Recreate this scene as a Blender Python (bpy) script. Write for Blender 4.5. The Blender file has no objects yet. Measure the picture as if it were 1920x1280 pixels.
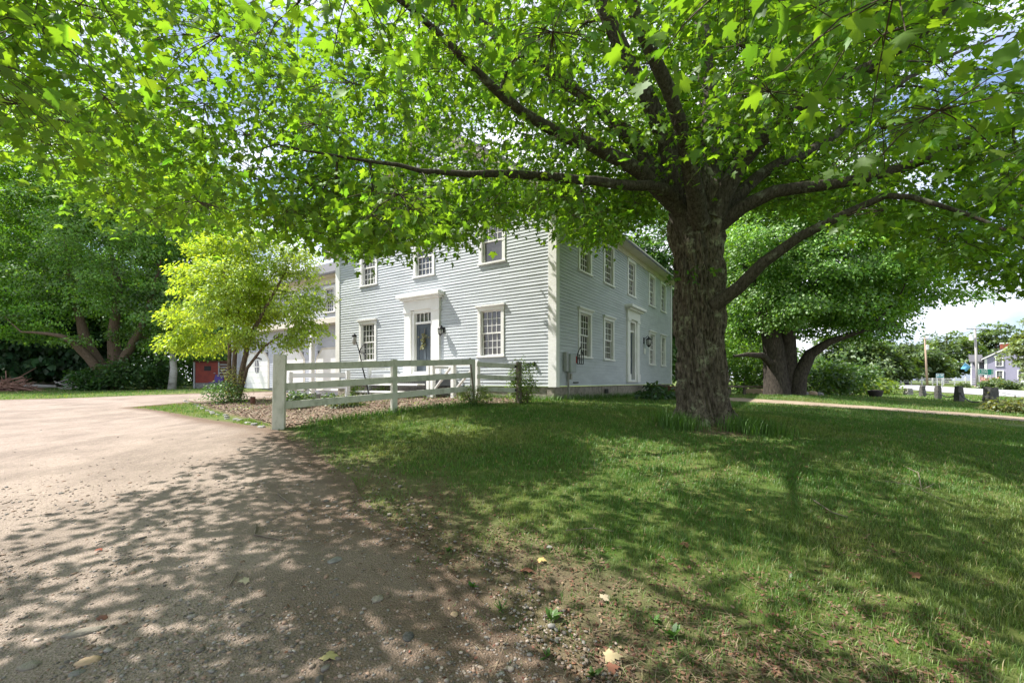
import bpy, math, random
import numpy as np
from mathutils import Vector

# ------------------------------------------------------------------ camera, sky, sun, exposure
SC = bpy.context.scene
COL = SC.collection
F, CU, HV, EYE = 820.0, 960.0, 714.0, 1.45        # focal length and horizon in 1920-wide pixels, eye height
cd = bpy.data.cameras.new("camera"); cam = bpy.data.objects.new("camera", cd); COL.objects.link(cam)
cam.location = (0, 0, EYE); cam.rotation_euler = (math.radians(90), 0, 0)
cd.sensor_width = 36; cd.lens = F / 1920 * 36; cd.shift_y = (HV - 640) / 1920
cd.clip_start = 0.05; cd.clip_end = 3000
SC.camera = cam
SUN_EL = math.radians(54); SUN_TRAVEL = Vector((0.985, -0.17, 0)).normalized()
w = bpy.data.worlds.new("World"); SC.world = w; w.use_nodes = True
wn, wl = w.node_tree.nodes, w.node_tree.links
bg = wn["Background"]; sky = wn.new("ShaderNodeTexSky"); sky.sky_type = 'NISHITA'; sky.sun_disc = False
sky.sun_elevation = SUN_EL; sky.sun_rotation = math.atan2(-SUN_TRAVEL.x, -SUN_TRAVEL.y)
tc = wn.new("ShaderNodeTexCoord"); mp = wn.new("ShaderNodeMapping"); mp.inputs['Scale'].default_value = (1, 1, 2.2)
mp.inputs['Location'].default_value = (0.35, 0.1, 0.2)
cn = wn.new("ShaderNodeTexNoise"); cn.inputs['Scale'].default_value = 2.6; cn.inputs['Detail'].default_value = 7; cn.inputs['Roughness'].default_value = 0.55
cr = wn.new("ShaderNodeValToRGB"); cr.color_ramp.elements[0].position = 0.40; cr.color_ramp.elements[1].position = 0.57
cm = wn.new("ShaderNodeMix"); cm.data_type = 'RGBA'; cm.inputs['B'].default_value = (9, 9.2, 9.8, 1)
hz = wn.new("ShaderNodeMix"); hz.data_type = 'RGBA'; hz.inputs['Factor'].default_value = 0.35; hz.inputs['B'].default_value = (3.3, 4.6, 8.0, 1)
wl.new(tc.outputs['Generated'], mp.inputs['Vector']); wl.new(mp.outputs['Vector'], cn.inputs['Vector'])
wl.new(cn.outputs['Fac'], cr.inputs['Fac']); wl.new(sky.outputs['Color'], hz.inputs['A']); wl.new(hz.outputs['Result'], cm.inputs['A'])
wl.new(cr.outputs['Color'], cm.inputs['Factor']); wl.new(cm.outputs['Result'], bg.inputs['Color'])
bg.inputs['Strength'].default_value = 0.095
sd = bpy.data.lights.new("sun", 'SUN'); sun = bpy.data.objects.new("sun", sd); COL.objects.link(sun)
sd.energy = 5.0; sd.angle = math.radians(0.55); sd.color = (1.0, 0.95, 0.87)
tv = SUN_TRAVEL * math.cos(SUN_EL); tv.z = -math.sin(SUN_EL)
sun.rotation_euler = tv.to_track_quat('-Z', 'Y').to_euler(); sun.location = (-20, 5, 30)
SC.view_settings.view_transform = 'Standard'; SC.view_settings.look = 'None'
SC.view_settings.exposure = 0.98; SC.view_settings.gamma = 1.0
SC.render.engine = 'CYCLES'
cy = SC.cycles
cy.use_denoising = True; cy.max_bounces = 9; cy.diffuse_bounces = 4; cy.glossy_bounces = 3
cy.transmission_bounces = 7; cy.transparent_max_bounces = 6; cy.caustics_reflective = False; cy.caustics_refractive = False
cy.sample_clamp_indirect = 6

rng = np.random.default_rng(7); random.seed(7)
R_ = math.radians
d1 = np.array((0.552, 0.834)); d2 = np.array((-0.834, 0.552)); HC = np.array((1.32, 13.2))

# ------------------------------------------------------------------ helpers
def px(u, v, Y):
    return np.array(((u - CU) / F * Y, Y, EYE - (v - HV) / F * Y))

def hash3(ix, iy, iz, seed):
    h = (ix * 374761393 + iy * 668265263 + iz * 2147483647 + seed * 1274126177) & 0xffffffff
    h = ((h ^ (h >> 13)) * 1274126177) & 0xffffffff
    h = ((h ^ (h >> 16)) * 668265263) & 0xffffffff
    return ((h ^ (h >> 15)) & 0xffff) / 65535.0

def vnoise(p, seed=0):
    p = np.asarray(p, float); i = np.floor(p).astype(np.int64); f = p - i; f = f * f * (3 - 2 * f)
    x, y, z = i[..., 0], i[..., 1], i[..., 2]; fx, fy, fz = f[..., 0], f[..., 1], f[..., 2]
    r = 0
    for dx in (0, 1):
        for dy in (0, 1):
            for dz in (0, 1):
                wt = (fx if dx else 1 - fx) * (fy if dy else 1 - fy) * (fz if dz else 1 - fz)
                r = r + wt * hash3(x + dx, y + dy, z + dz, seed)
    return r

def fbm(p, seed=0, o=3):
    p = np.asarray(p, float); r = 0; a = 0.5; t = 0
    for k in range(o):
        r = r + a * vnoise(p, seed + k * 17); t += a; a *= 0.5; p = p * 2.03
    return r / t

def n2(x, y, s, seed=0, o=3):
    x = np.asarray(x, float); y = np.asarray(y, float)
    return fbm(np.stack([x * s, y * s, np.zeros_like(x) + 0.5], -1), seed, o)

WL = {}
def put(o, parent=None, loc=(0, 0, 0)):
    COL.objects.link(o)
    if parent is not None:
        o.parent = parent; WL[o.name] = WL[parent.name]
    else:
        o.location = loc; WL[o.name] = np.array(loc, float)
    return o

def tag(o, label=None, cat=None, group=None, kind=None):
    if label: o['label'] = label
    if cat: o['category'] = cat
    if group: o['group'] = group
    if kind: o['kind'] = kind
    return o

def thing(name, loc, label, cat, group=None):
    o = bpy.data.objects.new(name, None); o.empty_display_size = 0.2
    put(o, None, tuple(float(c) for c in loc)); return tag(o, label, cat, group)

def npmesh(name, V, faces, mat, parent=None, loc=(0, 0, 0), attrs=None, smooth=False):
    """faces: list of int arrays (M,k)"""
    me = bpy.data.meshes.new(name)
    V = np.asarray(V, np.float64)
    org = WL[parent.name] if parent is not None else np.array(loc, float)
    V = V - org
    me.vertices.add(len(V)); me.vertices.foreach_set("co", V.astype(np.float32).ravel())
    if isinstance(faces, np.ndarray): faces = [faces]
    nl = sum(f.size for f in faces); npol = sum(len(f) for f in faces)
    me.loops.add(nl); me.polygons.add(npol)
    me.loops.foreach_set("vertex_index", np.concatenate([f.ravel() for f in faces]).astype(np.int32))
    ls = []; s = 0
    for f in faces:
        ls.append(s + np.arange(len(f)) * f.shape[1]); s += f.size
    me.polygons.foreach_set("loop_start", np.concatenate(ls).astype(np.int32))
    if smooth: me.polygons.foreach_set("use_smooth", np.ones(npol, bool))
    me.update(calc_edges=True)
    for k, a in (attrs or {}).items():
        a = np.asarray(a, np.float32)
        if a.ndim == 1:
            at = me.attributes.new(k, 'FLOAT', 'POINT'); at.data.foreach_set("value", a)
        else:
            at = me.attributes.new(k, 'FLOAT_COLOR', 'POINT')
            at.data.foreach_set("color", np.concatenate([a, np.ones((len(a), 1), np.float32)], 1).ravel())
    if mat: me.materials.append(mat)
    o = bpy.data.objects.new(name, me)
    return put(o, parent, loc)

class MB:
    """collects shapes for one mesh; T maps local (a, s, z) to the world"""
    def __init__(self, T=None):
        self.v = []; self.f = []; self.T = T
    def add(self, pts, faces):
        b = len(self.v)
        for p in pts:
            self.v.append(self.T(*p) if self.T else tuple(p))
        for f in faces: self.f.append([b + i for i in f])
        return self
    def box(self, a0, a1, s0, s1, z0, z1):
        return self.add([(a, s, z) for z in (z0, z1) for s in (s0, s1) for a in (a0, a1)],
                        [(0, 1, 3, 2), (4, 6, 7, 5), (0, 4, 5, 1), (2, 3, 7, 6), (0, 2, 6, 4), (1, 5, 7, 3)])
    def bar(self, p, q, w, h, up=(0, 0, 1)):
        p, q = Vector(p), Vector(q); d = (q - p).normalized(); x = d.cross(Vector(up))
        if x.length < 1e-4: x = Vector((1, 0, 0))
        x.normalize(); y = x.cross(d).normalized(); x *= w / 2; y *= h / 2
        pts = [c + sx * x + sy * y for c in (p, q) for sx, sy in ((-1, -1), (1, -1), (1, 1), (-1, 1))]
        return self.add([tuple(c) for c in pts], [(3, 2, 1, 0), (4, 5, 6, 7), (0, 1, 5, 4), (1, 2, 6, 5), (2, 3, 7, 6), (3, 0, 4, 7)])
    def prism(self, poly, d):
        """poly: list of 3-D points (planar), extruded by vector d"""
        n = len(poly); q = [tuple(np.add(p, d)) for p in poly]
        return self.add(list(poly) + q, [tuple(range(n))[::-1], tuple(range(n, 2 * n))] + [(i, (i + 1) % n, n + (i + 1) % n, n + i) for i in range(n)])
    def tube(self, pts, rad, k=8, cap=True):
        pts = [Vector(p) for p in pts]; n = len(pts)
        if not hasattr(rad, '__len__'): rad = [rad] * n
        prev = None; vs = []
        for i, p in enumerate(pts):
            t = (pts[min(i + 1, n - 1)] - pts[max(i - 1, 0)]).normalized()
            if prev is None:
                prev = t.cross(Vector((0.3, 0.2, 1))) if abs(t.z) < .95 else t.cross(Vector((1, 0, 0)))
            x = (prev - t * prev.dot(t)).normalized(); prev = x; y = t.cross(x)
            for j in range(k):
                a = 2 * math.pi * j / k
                vs.append(tuple(p + (x * math.cos(a) + y * math.sin(a)) * rad[i]))
        fs = [(i * k + j, i * k + (j + 1) % k, (i + 1) * k + (j + 1) % k, (i + 1) * k + j) for i in range(n - 1) for j in range(k)]
        if cap: fs += [tuple(range(k))[::-1], tuple(range((n - 1) * k, n * k))]
        return self.add(vs, fs)
    def lathe(self, c, prof, k=20):
        c = Vector(c); vs = []; n = len(prof)
        for r, z in prof:
            for j in range(k):
                a = 2 * math.pi * j / k; vs.append((c.x + r * math.cos(a), c.y + r * math.sin(a), c.z + z))
        fs = [(i * k + j, i * k + (j + 1) % k, (i + 1) * k + (j + 1) % k, (i + 1) * k + j) for i in range(n - 1) for j in range(k)]
        fs += [tuple(range(k))[::-1], tuple(range((n - 1) * k, n * k))]
        return self.add(vs, fs)
    def build(self, name, mat, parent=None, loc=(0, 0, 0), smooth=False, bevel=0):
        org = WL[parent.name] if parent is not None else np.array(loc, float)
        me = bpy.data.meshes.new(name)
        me.from_pydata([tuple(np.subtract(v, org)) for v in self.v], [], self.f); me.update()
        if smooth: me.polygons.foreach_set("use_smooth", np.ones(len(me.polygons), bool))
        me.materials.append(mat)
        o = put(bpy.data.objects.new(name, me), parent, loc)
        if bevel:
            m = o.modifiers.new("bevel", 'BEVEL'); m.width = bevel; m.segments = 2
        return o

def mat(name, c1, c2=None, scale=4, rough=0.7, bump=0, bscale=20, stretch=(1, 1, 1), spec=0.3, detail=5, lo=.35, hi=.65, metallic=0, bdist=.02):
    m = bpy.data.materials.new(name); m.use_nodes = True; nt = m.node_tree; N, L = nt.nodes, nt.links
    b = N["Principled BSDF"]; b.inputs['Roughness'].default_value = rough; b.inputs['Specular IOR Level'].default_value = spec
    b.inputs['Metallic'].default_value = metallic
    g = N.new("ShaderNodeNewGeometry"); mpn = N.new("ShaderNodeMapping"); mpn.inputs['Scale'].default_value = stretch
    L.new(g.outputs['Position'], mpn.inputs['Vector'])
    if c2 is None: c2 = tuple(x * .82 for x in c1)
    n = N.new("ShaderNodeTexNoise"); n.inputs['Scale'].default_value = scale; n.inputs['Detail'].default_value = detail; n.inputs['Roughness'].default_value = .6
    L.new(mpn.outputs['Vector'], n.inputs['Vector'])
    r = N.new("ShaderNodeValToRGB"); r.color_ramp.elements[0].position = lo; r.color_ramp.elements[1].position = hi
    r.color_ramp.elements[0].color = (*c1, 1); r.color_ramp.elements[1].color = (*c2, 1)
    L.new(n.outputs['Fac'], r.inputs['Fac']); L.new(r.outputs['Color'], b.inputs['Base Color'])
    if bump:
        bn = N.new("ShaderNodeTexNoise"); bn.inputs['Scale'].default_value = bscale; bn.inputs['Detail'].default_value = 6; bn.inputs['Roughness'].default_value = .65
        L.new(mpn.outputs['Vector'], bn.inputs['Vector'])
        bp = N.new("ShaderNodeBump"); bp.inputs['Strength'].default_value = bump; bp.inputs['Distance'].default_value = bdist
        L.new(bn.outputs['Fac'], bp.inputs['Height']); L.new(bp.outputs['Normal'], b.inputs['Normal'])
    return m

def leafmat(name, trans=0.55, tcol=(2.2, 2.4, .6), gloss=.06, grough=.35):
    """leaf: colour comes from the per-leaf attribute 'col'; light passes through yellow-green"""
    m = bpy.data.materials.new(name); m.use_nodes = True; nt = m.node_tree; N, L = nt.nodes, nt.links
    N.remove(N["Principled BSDF"]); out = N["Material Output"]
    at = N.new("ShaderNodeAttribute"); at.attribute_name = "col"
    df = N.new("ShaderNodeBsdfDiffuse"); tr = N.new("ShaderNodeBsdfTranslucent"); gl = N.new("ShaderNodeBsdfGlossy")
    gl.inputs['Roughness'].default_value = grough; gl.inputs['Color'].default_value = (.9, 1, .9, 1)
    mu = N.new("ShaderNodeVectorMath"); mu.operation = 'MULTIPLY'; mu.inputs[1].default_value = tcol
    L.new(at.outputs['Vector'], mu.inputs[0]); L.new(mu.outputs['Vector'], tr.inputs['Color']); L.new(at.outputs['Color'], df.inputs['Color'])
    m1 = N.new("ShaderNodeMixShader"); m1.inputs['Fac'].default_value = trans
    L.new(df.outputs[0], m1.inputs[1]); L.new(tr.outputs[0], m1.inputs[2])
    m2 = N.new("ShaderNodeMixShader"); m2.inputs['Fac'].default_value = gloss
    L.new(m1.outputs[0], m2.inputs[1]); L.new(gl.outputs[0], m2.inputs[2]); L.new(m2.outputs[0], out.inputs['Surface'])
    return m

def barkmat(name, c1, c2, lichen=None, scale=1.0, bump=.8):
    m = bpy.data.materials.new(name); m.use_nodes = True; nt = m.node_tree; N, L = nt.nodes, nt.links
    b = N["Principled BSDF"]; b.inputs['Roughness'].default_value = .9; b.inputs['Specular IOR Level'].default_value = .15
    g = N.new("ShaderNodeNewGeometry"); mpn = N.new("ShaderNodeMapping"); mpn.inputs['Scale'].default_value = (scale, scale, scale * .3)
    L.new(g.outputs['Position'], mpn.inputs['Vector'])
    n = N.new("ShaderNodeTexNoise"); n.inputs['Scale'].default_value = 22; n.inputs['Detail'].default_value = 8; n.inputs['Roughness'].default_value = .7
    L.new(mpn.outputs['Vector'], n.inputs['Vector'])
    r = N.new("ShaderNodeValToRGB"); r.color_ramp.elements[0].position = .36; r.color_ramp.elements[1].position = .66
    r.color_ramp.elements[0].color = (*c1, 1); r.color_ramp.elements[1].color = (*c2, 1); L.new(n.outputs['Fac'], r.inputs['Fac'])
    col = r.outputs['Color']
    if lichen:
        ln = N.new("ShaderNodeTexNoise"); ln.inputs['Scale'].default_value = 3.2; ln.inputs['Detail'].default_value = 9; ln.inputs['Roughness'].default_value = .72
        L.new(g.outputs['Position'], ln.inputs['Vector'])
        lr = N.new("ShaderNodeValToRGB"); lr.color_ramp.elements[0].position = .55; lr.color_ramp.elements[1].position = .63; L.new(ln.outputs['Fac'], lr.inputs['Fac'])
        mx = N.new("ShaderNodeMix"); mx.data_type = 'RGBA'; mx.inputs['B'].default_value = (*lichen, 1)
        L.new(lr.outputs['Color'], mx.inputs['Factor']); L.new(col, mx.inputs['A']); col = mx.outputs['Result']
    L.new(col, b.inputs['Base Color'])
    bp = N.new("ShaderNodeBump"); bp.inputs['Strength'].default_value = bump; bp.inputs['Distance'].default_value = .04
    L.new(n.outputs['Fac'], bp.inputs['Height']); L.new(bp.outputs['Normal'], b.inputs['Normal'])
    return m

# ------------------------------------------------------------------ terrain height (thin-plate through surveyed points)
CP = [(0, 2.1, 0), (-2, 2.2, .02), (2, 2.2, 0), (0, 0, -.05), (-6.4, 5.5, .18), (1.5, 3.7, .16), (-4.27, 8, .58), (3.77, 8.6, .62),
      (1.3, 13.0, .86), (3.6, 11.2, .76), (-.8, 11.8, .87), (-15.5, 26.5, .98), (4.6, 16.5, .78), (6, 12, .70), (9, 24.8, .62), (-2.9, 12, .85), (-7.65, 19.0, .75), (8.6, 17, .77), (14.6, 12.5, .34), (6.5, 5.7, .15), (8, 8.5, .4),
      (17.5, 16, .40), (20.4, 20, .5), (23.4, 24, .455), (26.7, 28.5, .44), (12.4, 20, .82), (18.3, 22, .62), (43, 37, .05), (51, 55, .24), (58, 70, .6),
      (66.7, 57, .13), (83, 92, .66), (71.7, 68, .25), (95, 95, .66), (79, 95, .7), (25, 5, .1), (30, 19, .2), (-10.5, 17, .66), (-18, 18, .55), (-9.5, 11.3, .42), (-12, 24, .68),
      (-26, 35, .85), (-28, 30, .68), (-35, 33, .8), (-20, 10, .3), (-15, 3, .05), (0, 40, .8), (-60, 60, 1.0), (-60, 10, .4), (120, 150, 1.0),
      (150, 50, .2), (0, 160, 1.2), (-150, 150, 1.3), (-150, -20, .2), (150, -20, 0), (0, -25, -.2), (30, 50, .5)]
_cp = np.array(CP); 
def _phi(d2): return np.where(d2 > 1e-12, d2 * np.log(d2 + 1e-12), 0)
_S = 20.0; _xy = _cp[:, :2] / _S; _n = len(_cp)
_K = _phi(((_xy[:, None] - _xy[None]) ** 2).sum(-1)) + np.eye(_n) * .002
_P = np.concatenate([np.ones((_n, 1)), _xy], 1)
_A = np.block([[_K, _P], [_P.T, np.zeros((3, 3))]])
_w = np.linalg.solve(_A, np.concatenate([_cp[:, 2], np.zeros(3)]))
def H(x, y):
    x = np.asarray(x, float); y = np.asarray(y, float); sh = np.broadcast(x, y).shape
    q = np.stack(np.broadcast_arrays(x, y), -1).reshape(-1, 2) / _S; out = np.empty(len(q))
    for i in range(0, len(q), 20000):
        c = q[i:i + 20000]
        out[i:i + 20000] = _phi(((c[:, None] - _xy[None]) ** 2).sum(-1)) @ _w[:_n] + _w[_n] + c @ _w[_n + 1:]
    out = np.clip(out, -.6, 1.6).reshape(sh)
    return out + .05 * (n2(x, y, .9, 3, 2) - .5) * np.clip(1.2 - np.abs(y) / 60, .2, 1)
def hz_(x, y): return float(H(np.array([x]), np.array([y]))[0])
def gp(u, v):
    """point where the ray through pixel (u, v) meets the ground"""
    Y = np.linspace(.8, 160, 6000) ** 1.0
    zz = EYE - (v - HV) / F * Y; g = H((u - CU) / F * Y, Y); k = np.argmax(zz < g)
    return np.array(((u - CU) / F * Y[k], Y[k], g[k]))

# driveway right edge as x(y)
_dre = np.array([(gp(1230, 1279)[0] + .3, -3), tuple(gp(1075, 1279)[:2]), tuple(gp(880, 1120)[:2]), tuple(gp(740, 990)[:2]), tuple(gp(640, 890)[:2]), tuple(gp(565, 835)[:2]),
                 tuple(gp(520, 808)[:2]), tuple(gp(430, 793)[:2]), tuple(gp(330, 775)[:2]), tuple(gp(245, 764)[:2]), (-12.9, 15.5), (-12.6, 17.5), (-11.5, 19.0), (-9.8, 20.4), (-8.6, 21.5)])
_o = np.argsort(_dre[:, 1]); _dre = _dre[_o]
def drive_xr(y):
    y = np.asarray(y, float)
    return np.interp(y, _dre[:, 1], _dre[:, 0]) + .35 * (n2(y * 0 + 3.3, y, 1.1, 5, 3) - .5) * np.clip(y / 4, .4, 1)
def drive_top(x):
    x = np.asarray(x, float)
    return np.interp(x, [-80, -40, -24, -21, -17, -13, -8], [16.5, 17.5, 19, 20.6, 22.6, 25.6, 27]) + .4 * (n2(x, x * 0, .5, 9, 2) - .5)
def drive_d(x, y):
    """signed distance-like value, > 0 on the driveway"""
    return np.minimum(drive_xr(y) - x, drive_top(x) - y)

def grass_mask(x, y):
    """0 bare soil .. 1 thick grass"""
    e = -drive_d(x, y); wd = np.interp(y, [2, 5, 8, 12, 20], [2.6, 1.5, .6, .4, .6])
    g = np.clip((e + .15) / wd, 0, 1)
    pn = n2(x, y, 1.3, 21, 4); g = np.clip(g * 1.2 + (pn - .52) * np.interp(y, [2, 6, 10], [2.6, 2.0, 1.4]) * (1 - .45 * g), 0, 1)
    r = np.hypot(x - 3.7, y - 8.4); g = g * np.clip((r - .65) / .5, .15, 1)                       # worn foot of the maple
    bed = (x > -12.5) & (y > 8) & (bed_side(x, y) > 0) & (((x - HC[0]) * -d1[0] + (y - HC[1]) * -d1[1]) > -.2)
    return np.where(bed, np.clip((n2(x, y, 1.2, 25, 3) - .45) * 2.4, 0, .6), g)
_F1, _F3 = np.array((-4.27, 8.0)), np.array((-1.0, 11.1))
def bed_side(x, y):
    """> 0 behind the white fence and the edging stones"""
    d = _F3 - _F1; a = ((x - _F1[0]) * -d[1] + (y - _F1[1]) * d[0]) / np.hypot(*d)
    e0, e1 = gp(345, 751)[:2], _F1; de = e1 - e0
    b = ((x - e0[0]) * -de[1] + (y - e0[1]) * de[0]) / np.hypot(*de)
    return np.where(x > 0.3, -1, np.minimum(a + .1, b + 0))

# ------------------------------------------------------------------ materials
def groundmat(name, soil1, soil2, g1, g2):
    m = bpy.data.materials.new(name); m.use_nodes = True; nt = m.node_tree; N, L = nt.nodes, nt.links
    b = N["Principled BSDF"]; b.inputs['Roughness'].default_value = .95; b.inputs['Specular IOR Level'].default_value = .1
    g = N.new("ShaderNodeNewGeometry")
    def noise(s, d=6, r=.65):
        n = N.new("ShaderNodeTexNoise"); n.inputs['Scale'].default_value = s; n.inputs['Detail'].default_value = d; n.inputs['Roughness'].default_value = r
        L.new(g.outputs['Position'], n.inputs['Vector']); return n.outputs['Fac']
    def ramp(f, a, b2, lo=.35, hi=.65):
        r = N.new("ShaderNodeValToRGB"); r.color_ramp.elements[0].position = lo; r.color_ramp.elements[1].position = hi
        r.color_ramp.elements[0].color = (*a, 1); r.color_ramp.elements[1].color = (*b2, 1); L.new(f, r.inputs['Fac']); return r.outputs['Color']
    def mix(f, a, b2):
        x = N.new("ShaderNodeMix"); x.data_type = 'RGBA'; L.new(f, x.inputs['Factor']); L.new(a, x.inputs['A']); L.new(b2, x.inputs['B']); return x.outputs['Result']
    fine = noise(90, 6, .75); mid = noise(5); big = noise(.7, 5)
    soil = mix(ramp(fine, (0, 0, 0), (1, 1, 1), .4, .6), ramp(mid, soil1, soil2), ramp(big, tuple(c * .62 for c in soil1), tuple(c * 1.15 for c in soil2)))
    grass = mix(ramp(fine, (0, 0, 0), (1, 1, 1), .35, .65), ramp(mid, g1, g2, .4, .7), ramp(big, tuple(c * .7 for c in g1), tuple(c * 1.1 for c in g2), .35, .7))
    at = N.new("ShaderNodeAttribute"); at.attribute_name = "grass"
    L.new(mix(at.outputs['Fac'], soil, grass), b.inputs['Base Color'])
    bp = N.new("ShaderNodeBump"); bp.inputs['Strength'].default_value = .8; bp.inputs['Distance'].default_value = .015
    L.new(noise(70, 8, .75), bp.inputs['Height']); L.new(bp.outputs['Normal'], b.inputs['Normal'])
    return m

M = {}
M['ground'] = groundmat("lawn_soil", (.24, .175, .13), (.15, .105, .08), (.062, .12, .022), (.17, .18, .065))
def gravelmat(name, c1, c2, soil1, soil2):
    m = bpy.data.materials.new(name); m.use_nodes = True; nt = m.node_tree; N, L = nt.nodes, nt.links
    b = N["Principled BSDF"]; b.inputs['Roughness'].default_value = .92; b.inputs['Specular IOR Level'].default_value = .15
    g = N.new("ShaderNodeNewGeometry")
    def noise(s, d=6, r=.65):
        n = N.new("ShaderNodeTexNoise"); n.inputs['Scale'].default_value = s; n.inputs['Detail'].default_value = d; n.inputs['Roughness'].default_value = r
        L.new(g.outputs['Position'], n.inputs['Vector']); return n.outputs['Fac']
    def ramp(f, a, b2, lo=.35, hi=.65):
        r = N.new("ShaderNodeValToRGB"); r.color_ramp.elements[0].position = lo; r.color_ramp.elements[1].position = hi
        r.color_ramp.elements[0].color = (*a, 1); r.color_ramp.elements[1].color = (*b2, 1); L.new(f, r.inputs['Fac']); return r.outputs['Color']
    def mix(f, a, b2):
        x = N.new("ShaderNodeMix"); x.data_type = 'RGBA'; L.new(f, x.inputs['Factor']); L.new(a, x.inputs['A']); L.new(b2, x.inputs['B']); return x.outputs['Result']
    vo = N.new("ShaderNodeTexVoronoi"); vo.inputs['Scale'].default_value = 75; L.new(g.outputs['Position'], vo.inputs['Vector'])
    sp = N.new("ShaderNodeSeparateColor"); L.new(vo.outputs['Color'], sp.inputs['Color'])
    grav = mix(ramp(noise(30, 5), (0, 0, 0), (1, 1, 1), .42, .62), ramp(noise(1.1, 8, .7), tuple(c * 1.12 for c in c1), tuple(c * .8 for c in c2), .4, .6), ramp(sp.outputs['Red'], tuple(c * .6 for c in c1), tuple(min(1, c * 1.3) for c in c2), .1, .9))
    soil = mix(ramp(noise(90), (0, 0, 0), (1, 1, 1), .4, .6), ramp(noise(5), soil1, soil2), ramp(noise(.9), tuple(c * .6 for c in soil1), soil2))
    at = N.new("ShaderNodeAttribute"); at.attribute_name = "edge"
    L.new(mix(at.outputs['Fac'], grav, soil), b.inputs['Base Color'])
    ad = N.new("ShaderNodeMath"); ad.operation = 'ADD'; L.new(noise(60, 8, .75), ad.inputs[0]); L.new(vo.outputs['Distance'], ad.inputs[1])
    bp = N.new("ShaderNodeBump"); bp.inputs['Strength'].default_value = .85; bp.inputs['Distance'].default_value = .013
    L.new(ad.outputs[0], bp.inputs['Height']); L.new(bp.outputs['Normal'], b.inputs['Normal'])
    return m
M['gravel'] = gravelmat("drive_gravel", (.352, .286, .242), (.285, .231, .194), (.24, .175, .13), (.15, .105, .08))
M['path'] = gravelmat("path_gravel", (.42, .33, .25), (.34, .27, .2), (.3, .24, .15), (.2, .18, .1))
M['mulch'] = mat("mulch", (.25, .18, .135), (.09, .065, .05), 18, .95, 1.0, 60)
M['asphalt'] = mat("asphalt_pale", (.36, .36, .37), (.30, .30, .31), 3, .9, .3, 90)
M['siding'] = mat("grey_clapboard_paint", (.50, .535, .565), (.42, .455, .485), 1.1, .6, .15, 40, (1, 1, 5))
M['siding2'] = mat("grey_clapboard_paint_wing", (.50, .525, .575), (.45, .475, .53), 1.6, .55, .15, 40, (1, 1, 3))
M['white'] = mat("white_trim_paint", (.80, .80, .79), (.74, .74, .72), 2.5, .5, .1, 30)
M['cream'] = mat("cream_trim_paint", (.66, .62, .54), (.58, .54, .47), 2.5, .55, .1, 30)
M['fence'] = mat("weathered_white_paint", (.60, .60, .53), (.30, .32, .24), 9, .65, .35, 25, (1, 1, .5), lo=.48, hi=.85)
M['stone'] = mat("foundation_granite", (.34, .31, .26), (.2, .18, .15), 7, .9, .8, 30)
M['granite'] = mat("granite_post_stone", (.13, .125, .12), (.06, .06, .058), 9, .9, .9, 30)
M['granite_pale'] = mat("pale_granite", (.34, .33, .31), (.18, .175, .165), 9, .9, .8, 30)
M['shingle'] = mat("roof_shingles", (.12, .12, .13), (.08, .08, .09), 9, .9, .4, 40)
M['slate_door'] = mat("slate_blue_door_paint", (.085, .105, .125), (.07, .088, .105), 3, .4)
M['iron'] = mat("black_iron", (.015, .015, .016), None, 8, .45, .2, 60)
M['wood'] = mat("weathered_wood", (.25, .21, .17), (.14, .115, .09), 10, .85, .5, 30, (1, 1, .2))
M['tan'] = mat("tan_boards", (.45, .33, .22), (.36, .26, .17), 4, .8, .3, 30)
M['pole'] = mat("utility_pole_wood", (.42, .31, .22), (.34, .25, .19), 3, .9, .4, 30, (1, 1, .1))
M['polegrey'] = mat("grey_pole_wood", (.42, .40, .38), (.33, .31, .3), 3, .9, .4, 30, (1, 1, .1))
M['red'] = mat("faded_red_paint", (.30, .055, .035), (.22, .04, .03), 3, .55, .1, 30)
M['rust'] = mat("rusty_brown", (.16, .07, .045), (.1, .05, .035), 5, .8, .3, 30)
M['grey'] = mat("grey_metal", (.4, .41, .42), (.33, .34, .35), 5, .5)
M['terracotta'] = mat("terracotta", (.22, .11, .075), (.15, .075, .055), 6, .85, .2, 30)
M['darkpot'] = mat("dark_pot", (.06, .05, .045), (.035, .03, .028), 6, .7, .2, 30)
M['lilac'] = mat("lilac_clapboard", (.31, .295, .40), (.27, .26, .355), 2, .6)
M['brick'] = mat("red_brick", (.35, .09, .055), (.24, .07, .05), 12, .9, .4, 30)
M['signgreen'] = mat("road_sign_green", (.0, .25, .16), (.0, .23, .15), 2, .4)
M['signteal'] = mat("road_sign_teal", (.05, .28, .27), (.04, .25, .25), 2, .4)
M['signwhite'] = mat("sign_white", (.8, .82, .8), None, 2, .5)
M['flag'] = mat("light_blue_cloth", (.16, .42, .62), (.13, .36, .55), 4, .8)
M['purple'] = mat("purple_plastic", (.07, .04, .2), (.05, .03, .15), 4, .5)
M['meter'] = mat("meter_grey", (.38, .41, .42), (.33, .36, .37), 4, .5)
M['redtag'] = mat("red_enamel", (.4, .03, .03), None, 4, .5)
M['glow'] = mat("clear_lamp_glass", (.45, .46, .44), None, 4, .15, spec=.5)
M['mesh'] = mat("wire_mesh_grey", (.2, .2, .2), None, 10, .6)
M['rope'] = mat("white_rope", (.75, .75, .72), None, 30, .8)
M['bark'] = barkmat("maple_bark", (.028, .022, .018), (.25, .21, .17), (.33, .34, .24), 1.0, 1.0)
M['limb'] = barkmat("maple_limb_bark", (.035, .029, .025), (.13, .11, .092), (.2, .2, .16), 1.3, .6)
M['twig'] = mat("twig_bark", (.085, .062, .045), (.05, .037, .028), 20, .85)
M['bark2'] = barkmat("dark_bark", (.03, .026, .023), (.10, .085, .072), None, .8, .8)
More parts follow.
